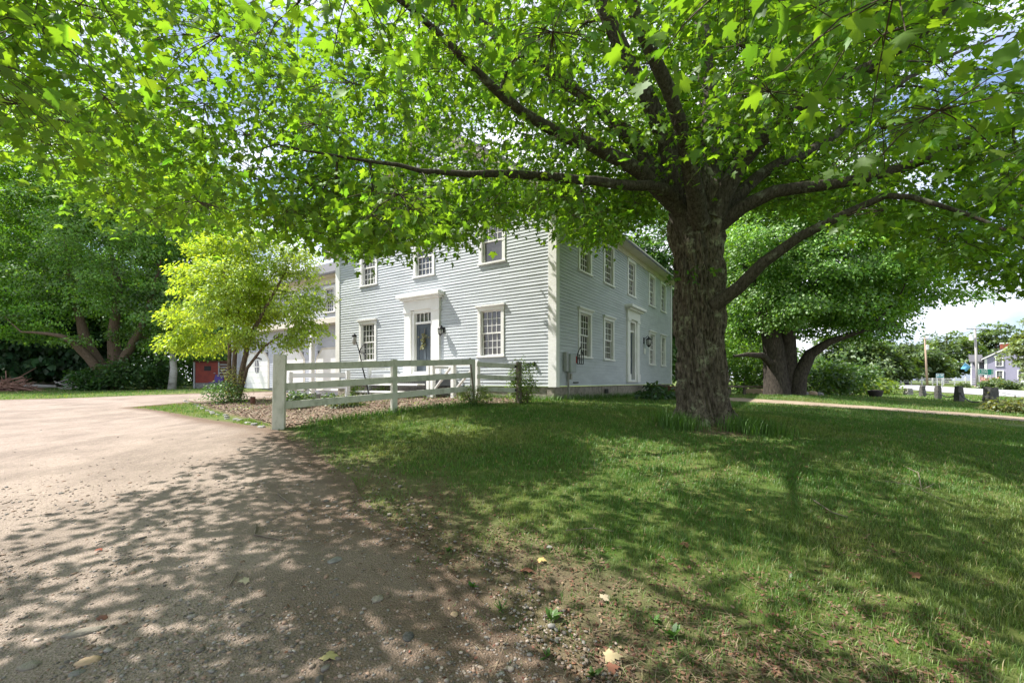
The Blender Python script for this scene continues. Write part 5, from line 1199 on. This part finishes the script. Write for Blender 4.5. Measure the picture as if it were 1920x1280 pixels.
rf_o = m.build("roof", M['shingle'], lh)
m = MB(TLh)
for sg in (0, 1):
    f = (lambda a: a) if sg == 0 else (lambda a: lw - a)
    m.prism([(f(-.5), .42, ez - .5), (f(lw / 2), .42, pk - .2), (f(lw / 2), .42, pk + .0), (f(-.5), .42, ez - .3)], (0, -.1, 0))
m.box(-.05, .3, 0.0, .06, 0, ez - .3); m.build("trim", M['white'], lh)
m = MB(TLh); c0 = 2.75; m.box(c0 - .65, c0 + .65, -1.6, -.6, 6.3, 8.1); ch = m.build("chimney", M['brick'], rf_o); MB(TLh).box(c0 - .72, c0 + .72, -1.67, -.53, 8.1, 8.3).build("chimney_cap", M['signwhite'], ch)
for (c, z0) in ((1.9, 3.75), (1.95, 1.3), (4.7, 3.75), (4.7, 1.3)): window(lambda a, n, z: TLh(a, n + .13, z), c, 1.05, z0, z0 + 1.65, lh, M['glass'], False, nx=2, ny=2)
# porch wing on its left
m = MB(TLh); m.box(-1.6, -.02, -6, -3, 0, 4.9); m.build("porch_wall", M['lilac'], lh)
m = MB(TLh); m.prism([(-2.1, -1.0, 4.8), (-2.1, -4.6, 6.3), (-2.1, -4.6, 6.15), (-2.1, -1.0, 4.62)], (1.95, 0, 0)); m.build("porch_roof", M['shingle'], lh)
for a in (-1.9, -.9): MB(TLh).box(a, a + .16, -1.3, -1.14, 0, 4.65).build("porch_post", M['white'], lh)
m = MB(TLh); m.box(4.3, 6.4, .6, 2.0, .2, 1.0); tag(m.build("garden_tent", M['signwhite'], None, TLh(7, 1, .3), bevel=.2), "low white shed shape at the foot of the lilac house", "shed")

# ------------------------------------------------------------------ left: trailer, chair, brush heaps, log fence
def trailer():
    Y = 35.0; x0 = at(363, Y)[0]; x1 = at(500, Y)[0]; zt = vz(676, Y); zb = vz(717.5, Y); zg = vz(728, Y)
    t = thing("horse_trailer", (x0, Y, zg), "faded red horse trailer with dark window at the wood edge", "trailer"); D = np.array((.99, .12)); N_ = np.array((-.12, .99))
    T = lambda a, n, z: (x0 + D[0] * a + N_[0] * n, Y + D[1] * a + N_[1] * n, z)
    L_ = x1 - x0; m = MB(T); m.box(.12, 1.85, 0, 2.2, zb, zt - .1); m.build("front_panel", M['red'], t, bevel=.03)
    m = MB(T); m.box(1.95, L_, 0.02, 2.2, zb, zt - .1); m.build("side_panel", M['rust'], t)
    m = MB(T); m.box(0, L_, -.1, 2.3, zt - .1, zt); m.build("roof", M['rust'], t, bevel=.02)
    m = MB(T); m.box(0, .12, -.06, .1, zg, zt - .1); m.box(1.85, 1.95, -.05, .1, zb, zt - .1); m.build("corner_post", M['grey'], t)
    m = MB(T); m.box(.0, L_, .03, 2.1, zg - .05, zb); m.build("skirt", M['granite_pale'], t)
    m = MB(T); m.box(.8, 1.3, -.03, .01, zt - .8, zt - .42); m.build("window", M['iron'], t)
    m = MB(T); m.box(1.52, 1.66, -.05, .01, zb + .75, zb + .8); m.build("latch", M['grey'], t)
    for k in range(5): m = MB(T); m.box(2.0, L_ - .2, -.03, .018, zt - .35 - k * .22, zt - .27 - k * .22); m.build("slat", M['grey'], t)
    return t
trailer()
x, y, z = at(404, 33); t = thing("folding_chair", (x, y, z), "purple folding chair in front of the red trailer", "chair"); z = vz(727, 33)
MB().box(x - .32, x + .32, y - .3, y + .3, z + .38, z + .44).build("seat", M['purple'], t); MB().bar((x - .0, y + .3, z + .42), (x + .05, y + .42, z + .98), .66, .05, (0, 1, 0)).build("backrest", M['purple'], t)
for sx in (-1, 1):
    for sy in (-1, 1): MB().bar((x + sx * .3, y + sy * .28, z - .1), (x - sx * .25, y + sy * .26, z + .4), .035, .035).build("leg", M['iron'], t)
def brush(u, Y, wd, h, n, m, label):
    x, y, z = at(u, Y); mb = MB()
    for k in range(n):
        a = np.array((x + rng.normal(0, wd * .35), y + rng.normal(0, .5), z + abs(rng.normal(0, h * .3)))); d = np.array((rng.normal(0, 1), rng.normal(0, .5), rng.normal(.1, .28))); d = unit(d) * rng.uniform(.5, 1.3)
        mb.tube([tuple(a - d), tuple(a + rng.normal(0, .06, 3)), tuple(a + d)], [.03, .025, .008], 5)
    tag(mb.build("brush_heap", m, None, (x, y, z)), label, "brush pile")
brush(12, 31, 1.6, 1.0, 170, mat("dry_brush", (.34, .2, .16), (.22, .13, .1), 5, .9), "reddish heap of cut brush at the far left")
brush(158, 34, 1.2, .8, 110, M['polegrey'], "grey heap of bare branches left of the spreading maple")
x, y, z = at(30, 33); x2, y2, z2 = at(105, 34)
tag(MB().tube([(x, y, z + .18), ((x + x2) / 2, (y + y2) / 2, z + .24), (x2, y2, z2 + .2)], [.17, .15, .1], 9).build("fallen_log", M['polegrey'], None, (x, y, z)), "long pale fallen log lying along the wood edge", "log")
tag(MB().tube([(x - 1.0, y - 1, z + .12), (x + .8, y - .8, z + .16)], [.15, .12], 9).build("fallen_log", M['bark3'], None, (x, y, z)), "short dark log in front of the reddish brush heap", "log")
t = thing("board_fence", (*at(60, 42)[:2], .9), "dark weathered board fence in the shade under the pines", "fence")
xa, xb = at(-60, 42)[0], at(160, 42)[0]; k = 0
m = MB(); xx = xa
while xx < xb: zz_ = hz_(xx, 42); m.box(xx, xx + .17, 42, 42.03, zz_, zz_ + 1.9 + random.uniform(-.05, .05)); xx += .2
m.build("board", M['bark2'], t)

# ------------------------------------------------------------------ lawn grass, gravel, litter
def blades(n, xr, yr, hgt, wid, dens=None, seg=2):
    x = rng.uniform(*xr, n); y = rng.uniform(*yr, n)
    u = CU + F * x / y; k = (u > -40) & (u < 1960); x, y = x[k], y[k]
    g = grass_mask(x, y); g2 = n2(x, y, .55, 33, 3); tuft = n2(x, y, 4.5, 44, 2)
    inh = ((x - HC[0]) * d2[0] + (y - HC[1]) * d2[1] > -.02) & ((x - HC[0]) * d1[0] + (y - HC[1]) * d1[1] > -.02)
    keep = (rng.uniform(0, 1, len(x)) < g * np.clip(.25 + 1.5 * (tuft - .28), .1, 1)) & (drive_d(x, y) < .25) & ~inh & ~((bed_side(x, y) > .05) & (rng.uniform(0, 1, len(x)) < .35))
    pth = np.array([0]); 
    x, y, g, g2, tuft = x[keep], y[keep], g[keep], g2[keep], tuft[keep]
    # keep the footpath and road clear
    yc0 = np.interp(x, PATH_A[:, 0], PATH_A[:, 1]); yc1 = np.interp(x, PATH_B[:, 0], PATH_B[:, 1]); onp = (x > 5.6) & (y > yc0 + .08) & (y < yc1 - .08)
    xr0 = np.interp(y, rn_[:, 1], rn_[:, 0]); k = ~onp & (x < xr0 - .1)
    x, y, g, g2, tuft = x[k], y[k], g[k], g2[k], tuft[k]
    z = H(x, y); N_ = len(x); h = hgt * rng.uniform(.4, 1.15, N_) * (.55 + .8 * tuft) * (.6 + .5 * g); wv = wid * rng.uniform(.6, 1.3, N_)
    az = rng.uniform(0, 2 * math.pi, N_); ln = rng.uniform(.15, .95, N_); ax = az + rng.normal(0, .5, N_)
    sx, sy = np.cos(az + 1.57) * wv / 2, np.sin(az + 1.57) * wv / 2; lx, ly = np.cos(ax) * ln * h, np.sin(ax) * ln * h
    B = np.stack([x, y, z - .004], -1); S_ = np.stack([sx, sy, sx * 0], -1); Lv = np.stack([lx, ly, lx * 0], -1); U = np.stack([x * 0, x * 0, h], -1)
    if seg == 2:
        V = np.stack([B - S_, B + S_, B + U * .6 + Lv * .3 - S_ * .75, B + U * .6 + Lv * .3 + S_ * .75, B + U * .93 + Lv], 1); Fa = np.array([[0, 1, 3], [0, 3, 2], [2, 3, 4]]); kk = 5
    else:
        V = np.stack([B - S_, B + S_, B + U * .95 + Lv * .8], 1); Fa = np.array([[0, 1, 2]]); kk = 3
    dry = np.clip((g2 - .47) * 2.8 + rng.normal(0, .22, N_), 0, 1)[:, None] * .7
    c = np.array((.076, .172, .024)) * (1 - dry) + np.array((.29, .285, .10)) * dry
    dead = rng.uniform(0, 1, N_) < .07; c[dead] = (.30, .24, .13)
    c = c * np.exp(rng.normal(0, .22, (N_, 1)))
    return V.reshape(-1, 3), (Fa[None] + (np.arange(N_) * kk)[:, None, None]).reshape(-1, 3), np.repeat(c, kk, 0)
bl_parts = [blades(210000, (-2.5, 7), (1.9, 5.2), .055, .0042), blades(330000, (-6, 12), (5.2, 11), .06, .0075), blades(260000, (-14, 24), (11, 20), .07, .014, seg=1), blades(150000, (-40, 50), (20, 42), .10, .03, seg=1)]
V, Fa, C = join(bl_parts); print("grass verts", len(V))
tag(npmesh("grass", V, Fa, M['grassblade'], attrs={'col': C}), "short mown grass with dry and mossy patches over the lawn", "grass", kind='stuff')
# long unmown grass round the maple foot and against the foundation
def tall(n, c, sx, sy, h):
    x = rng.normal(c[0], sx, n); y = rng.normal(c[1], sy, n); z = H(x, y); az = rng.uniform(0, 6.28, n); hh = h * rng.uniform(.35, 1.1, n); ln = rng.uniform(.1, .7, n) * hh; w_ = .006
    B = np.stack([x, y, z - .01], -1); S_ = np.stack([np.cos(az + 1.57) * w_, np.sin(az + 1.57) * w_, az * 0], -1); Lv = np.stack([np.cos(az) * ln, np.sin(az) * ln, az * 0], -1); U = np.stack([az * 0, az * 0, hh], -1)
    V = np.stack([B - S_, B + S_, B + U * .6 + Lv * .3 - S_ * .7, B + U * .6 + Lv * .3 + S_ * .7, B + U * .95 + Lv], 1); Fa = np.array([[0, 1, 3], [0, 3, 2], [2, 3, 4]])
    c_ = np.array((.075, .16, .025)) * np.exp(rng.normal(0, .3, (n, 1))); return V.reshape(-1, 3), (Fa[None] + (np.arange(n) * 5)[:, None, None]).reshape(-1, 3), np.repeat(c_, 5, 0)
pz = [tall(500, (3.1, 7.95), .2, .15, .32), tall(700, (4.35, 7.9), .28, .16, .34), tall(300, (2.95, 8.3), .12, .2, .35), tall(350, (4.5, 8.3), .15, .25, .3)]
for k in range(16): q = HC + d1 * (k * .62 + .2) - d2 * .22; pz.append(tall(120, q, .22, .12, .26))
for k in range(8): q = HC + d2 * (k * .35) - d1 * .25; pz.append(tall(110, q, .2, .12, .2))
for k in range(10): q = _F1 + (_F3 - _F1) * (k + 2) / 11.5 + np.array((.1, -.1)); pz.append(tall(160, q, .2, .14, .17))
V, Fa, C = join(pz); tag(npmesh("tall_grass", V, Fa, M['grassblade'], attrs={'col': C}), "taller unmown grass tufts around the trunk, fence and foundation", "grass", kind='stuff')

def ico(sub=1):
    import bmesh as bmm
    b = bmm.new(); bmm.ops.create_icosphere(b, subdivisions=sub, radius=1); v = np.array([q.co[:] for q in b.verts]); f = np.array([[q.index for q in p.verts] for p in b.faces]); b.free(); return v, f
IV, IF = ico(1)
def pebbles(x, y, s, cols):
    n = len(x); z = H(x, y); a = rng.uniform(0, 6.28, n); sc = np.stack([s * rng.uniform(.8, 1.4, n), s * rng.uniform(.6, 1.0, n), s * rng.uniform(.35, .65, n)], -1)
    P = IV[None] * sc[:, None] * (1 + rng.normal(0, .12, (n, len(IV), 1))); ca, sa = np.cos(a)[:, None], np.sin(a)[:, None]
    V = np.stack([P[..., 0] * ca - P[..., 1] * sa + x[:, None], P[..., 0] * sa + P[..., 1] * ca + y[:, None], P[..., 2] + z[:, None] + .012 + s[:, None] * .15], -1)
    return V.reshape(-1, 3), (IF[None] + (np.arange(n) * len(IV))[:, None, None]).reshape(-1, 3), np.repeat(cols, len(IV), 0)
n = 75000; y = 1.5 + 10 * rng.uniform(0, 1, n) ** 2.0; x = rng.uniform(-1.2, 0.25, n) * y
k = (drive_d(x, y) > -.5) & (rng.uniform(0, 1, n) < np.clip(n2(x, y, 1.6, 61, 3) * 2.6 - .7, .12, 1) * np.clip(1.35 - y / 5, .02, 1)); x, y = x[k], y[k]; n = len(x)
s = .0035 + .013 * rng.uniform(0, 1, n) ** 3.5; s = np.where(rng.uniform(0, 1, n) < .02, s + .014, s) * np.clip(y / 4, .85, 1.1)
pal = np.array([(.34, .27, .22), (.26, .22, .19), (.42, .35, .30), (.2, .18, .165), (.36, .25, .19), (.3, .28, .26)]); cols = .8 * pal[rng.integers(0, len(pal), n)] * np.exp(rng.normal(0, .2, (n, 1)))
V, Fa, C = pebbles(x, y, s, cols); tag(npmesh("gravel", V, Fa, M['vcol'], attrs={'col': C}), "loose small pebbles scattered over the driveway", "gravel", kind='stuff')
# leaf litter, straw and twigs
def litter(n, xf, yf, accept, s0, s1, cols):
    y = yf(n); x = xf(n, y); k = accept(x, y) > rng.uniform(0, 1, n); x, y = x[k], y[k]; n = len(x); z = H(x, y) + np.where(bed_side(x, y) > 0, .036, .012)
    az = rng.uniform(0, 6.28, n); sz = rng.uniform(s0, s1, n); T, Fc = leaf_template('oval'); pos = np.stack([x, y, z], -1)
    V, Fa, C = leaves(pos, np.stack([np.cos(az), np.sin(az), rng.normal(0.1, .25, n)], -1), np.array((0, 0, 1.0)) + rng.normal(0, .45, (n, 3)), sz, 'oval', cols[rng.integers(0, len(cols), n)] * np.exp(rng.normal(0, .25, (n, 1))))
    return V, Fa, C
br_ = .72 * np.array([(.19, .095, .06), (.22, .13, .08), (.13, .075, .05), (.28, .2, .13), (.22, .1, .075), (.25, .165, .12)])
edgeacc = lambda x, y: np.clip(np.exp(-(np.abs(drive_d(x, y) + .55) / .8) ** 2) * (n2(x, y, 2.2, 71, 3) * 2.2 - .4), 0, 1) * .8 + .4 * (drive_d(x, y) < 0) * (n2(x, y, 1.7, 72, 3) > .54)
lt = [litter(60000, lambda n, y: rng.uniform(-.55, 1.1, n) * y, lambda n: 1.7 + 5.5 * rng.uniform(0, 1, n) ** 1.8, edgeacc, .01, .036, br_),
      litter(40000, lambda n, y: rng.uniform(-11, .6, n), lambda n: rng.uniform(8, 18, n), lambda x, y: ((bed_side(x, y) > .05) & (((x - HC[0]) * -d1[0] + (y - HC[1]) * -d1[1]) > .1)) * 1.0, .025, .075, np.array([(.27, .21, .15), (.20, .15, .11), (.13, .1, .07), (.33, .28, .21), (.24, .15, .11)]))]
V, Fa, C = join(lt)
# straw and fine twigs
n = 7000; y = 1.7 + 5 * rng.uniform(0, 1, n) ** 1.7; x = rng.uniform(-.6, 1.1, n) * y; k = edgeacc(x, y) * 1.5 > rng.uniform(0, 1, n); x, y = x[k], y[k]; n = len(x); z = H(x, y) + .015
az = rng.uniform(0, 6.28, n); l = rng.uniform(.02, .075, n); dv = np.stack([np.cos(az) * l, np.sin(az) * l, rng.normal(0, .008, n)], -1); sv = np.stack([-np.sin(az), np.cos(az), az * 0], -1) * .0014; B = np.stack([x, y, z], -1); md = B + rng.normal(0, .006, (n, 3)); md[:, 2] = z + .006
Vs = np.stack([B - dv - sv, B - dv + sv, md - sv, md + sv, B + dv - sv, B + dv + sv], 1).reshape(-1, 3); Fs = (np.array([[0, 1, 3], [0, 3, 2], [2, 3, 5], [2, 5, 4]])[None] + (np.arange(n) * 6)[:, None, None]).reshape(-1, 3)
Cs = np.repeat(np.array([(.27, .22, .15), (.17, .13, .09), (.1, .075, .06)])[rng.integers(0, 3, n)], 6, 0)
V, Fa, C = join([(V, Fa, C), (Vs, Fs, Cs)])
tag(npmesh("leaf_litter", V, Fa, M['vcol'], attrs={'col': C}), "brown leaf litter and straw along the worn lawn edge and in the bed", "litter", kind='stuff')

# single stones on the drive
st = [(160, 1192, .062, "long grey stone lying in the shaded gravel, lower left"), (55, 1258, .05, "pale flat stone at the lower left corner"), (165, 1245, .05, "ochre stone beside the long grey one"), (145, 1268, .035, "small rounded grey stone at the bottom edge of the drive"),
      (628, 1056, .055, "round pale stone at the edge of the worn soil"), (708, 1126, .05, "brownish stone half sunk in the bare soil"), (765, 1202, .045, "dark stone at the foot of the bare soil"), (852, 1160, .032, "small tan stone among the sparse weeds"), (1030, 1030, .03, "small blue grey stone in the thin grass"), (192, 1165, .035, "rust coloured stone behind the long grey one")]
smats = ['stone', 'stone', 'tan', 'granite_pale', 'granite_pale', 'stone', 'granite', 'tan', 'granite_pale', 'rust']
for k, (u, v, r, lab) in enumerate(st):
    p = gp(u, v); vv, ff = ico(3); r *= .72; e = (2.0, .85, .42) if k == 0 else (1.3, .95, .45); vv = vv * (1 + .8 * (fbm(vv * 1.7 + k * 5, k, 3) - .5))[:, None] * r * np.array(e); a = .3 * k - .15 if k else .5
    R2 = np.array([[math.cos(a), -math.sin(a), 0], [math.sin(a), math.cos(a), 0], [0, 0, 1]]); o = npmesh("stone", vv @ R2.T + p + np.array((0, 0, r * .08 + .01)), ff, M[smats[k]], None, tuple(p), smooth=True); tag(o, lab, "stone", "larger stones on the drive and lawn edge")
# fallen maple leaves
fl = [(1135, 1245, .1, (.38, .31, .19), "large pale yellow fallen maple leaf at the bottom of the lawn"), (618, 1246, .09, (.42, .36, .18), "dull yellow fallen leaf on the gravel near the bottom edge"), (466, 1097, .07, (.42, .37, .27), "pale fallen leaf in a sun fleck on the drive"), (1010, 1055, .07, (.42, .30, .12), "brownish yellow fallen leaf in the thin grass"),
      (985, 1080, .09, (.2, .085, .06), "rust red fallen leaf among bare soil and weeds"), (1290, 1028, .08, (.22, .11, .07), "orange brown fallen leaf on the lawn left of a dry patch"), (1400, 962, .06, (.5, .38, .1), "small yellow fallen leaf on the shaded lawn"), (1130, 1130, .07, (.38, .32, .23), "cream fallen leaf beside the sunny grass tuft"),
      (1515, 878, .06, (.22, .12, .07), "rusty fallen leaf near the sunlit grass right of the trunk"), (190, 1036, .05, (.3, .09, .06), "red leaf scrap on the stony part of the drive"), (1140, 1262, .07, (.2, .09, .06), "dark red fallen leaf under the large pale one"), (1725, 1090, .08, (.2, .1, .06), "reddish fallen leaf on the right part of the lawn")]
for k, (u, v, s, c, lab) in enumerate(fl):
    p = gp(u, v); a = k * 1.9; V, Fa, C = leaves(np.array([p + np.array((0, 0, .03))]), np.array([(math.cos(a), math.sin(a), .12)]), np.array([(.2 * math.sin(k), -.25, 1.0)]), np.array([s]), 'full', np.array([c])); o = npmesh("fallen_leaf", V, Fa, M['vcol'], None, tuple(p), attrs={'col': C}); tag(o, lab, "leaf", "fallen leaves on the ground")
# twigs on the lawn
for k, (pts, r, lab) in enumerate([([(1660, 906), (1705, 912), (1728, 922), (1775, 945)], .007, "long grey fallen twig with a side branch on the right lawn"), ([(1060, 1001), (1110, 996), (1150, 1000)], .004, "thin pale twig lying on the mid lawn"), ([(480, 990), (478, 1008), (530, 1018)], .009, "crooked brown twig on the drive edge"),
        ([(520, 930), (545, 948), (552, 950)], .007, "short twig on the shaded drive"), ([(1525, 942), (1560, 965), (1590, 975)], .008, "slender dry twig by the dry lawn patch"), ([(430, 1105), (445, 1080), (442, 1078)], .005, "tiny bent twig in the sun fleck")]):
    P = [gp(*q) + np.array((0, 0, .022)) for q in pts]; mb = MB(); mb.tube([tuple(q) for q in P], [r, r * .85, r * .6, r * .3][:len(P)], 6)
    if k == 0: mb.tube([tuple(P[2]), tuple(gp(1722, 895) + np.array((0, 0, .06))), tuple(gp(1690, 876) + np.array((0, 0, .03)))], [.007, .006, .003], 5); mb.tube([tuple(P[2]), tuple(gp(1755, 912) + np.array((0, 0, .05)))], [.006, .002], 5)
    tag(mb.build("fallen_twig", M['wood'], None, tuple(P[0])), lab, "twig")
# weeds
wd = [(1035, 1170, 9, .13, "tall broad leaved weed in the bare soil, centre bottom"), (940, 1150, 12, .11, "grassy weed with narrow blades in the bare soil"), (785, 1060, 10, .09, "narrow leaved weed at the edge of the bare soil"), (1225, 1170, 9, .12, "dandelion like weed in the thick grass at the bottom"), (1260, 1200, 9, .13, "larger dandelion like weed right beside the first"),
      (1025, 1240, 7, .1, "small leafy weed at the bottom edge"), (735, 940, 9, .1, "feathery weed where lawn meets drive"), (885, 1105, 8, .08, "small light green weed left of the grassy one"), (1700, 1065, 8, .08, "round leaved weed on the right lawn"), (840, 1035, 8, .08, "low sprig in the thin grass edge"), (1480, 1090, 7, .08, "single upright weed on the lower right lawn"), (1110, 1270, 8, .1, "leafy weed cut by the bottom edge")]
for k, (u, v, n, s, lab) in enumerate(wd):
    p = gp(u, v); s *= .62; t = thing("weed", p, lab, "weed", "weeds in the worn lawn edge"); a = rng.uniform(0, 6.28, n); el = rng.uniform(.3, 1.3, n); narrow = k in (1, 2, 6)
    tip = np.stack([np.cos(a) * np.cos(el), np.sin(a) * np.cos(el), np.sin(el)], -1); hts = rng.uniform(0, .5, n) * s * (1.2 if k == 0 else .5); pos = np.tile(p, (n, 1)) + np.stack([hts * 0, hts * 0, hts], -1)
    V, Fa, C = leaves(pos, tip, np.array((0, 0, 1.0)) - tip * .5, s * rng.uniform(.6, 1.1, n), 'oval', leafcol(n, (.065, .14, .026), .25, .08))
    if narrow:
        V = V.reshape(n, -1, 3); ctr = V[:, :1] + (V[:, 3:4] - V[:, :1]) * np.linspace(0, 1, V.shape[1])[None, :, None] * 0; ax_ = unit(V[:, 3] - V[:, 0]); rel = V - V[:, :1]; par = (rel * ax_[:, None]).sum(-1, keepdims=True) * ax_[:, None]; V = (V[:, :1] + par + (rel - par) * .3).reshape(-1, 3)
    npmesh("leaf", V, Fa, M['grassblade'], t, attrs={'col': C}); MB().tube([tuple(p - np.array((0, 0, .02))), tuple(p + np.array((0, 0, s * .7)))], [.004, .002], 5).build("stem", M['bark3'], t)
print("objects", len(bpy.data.objects))
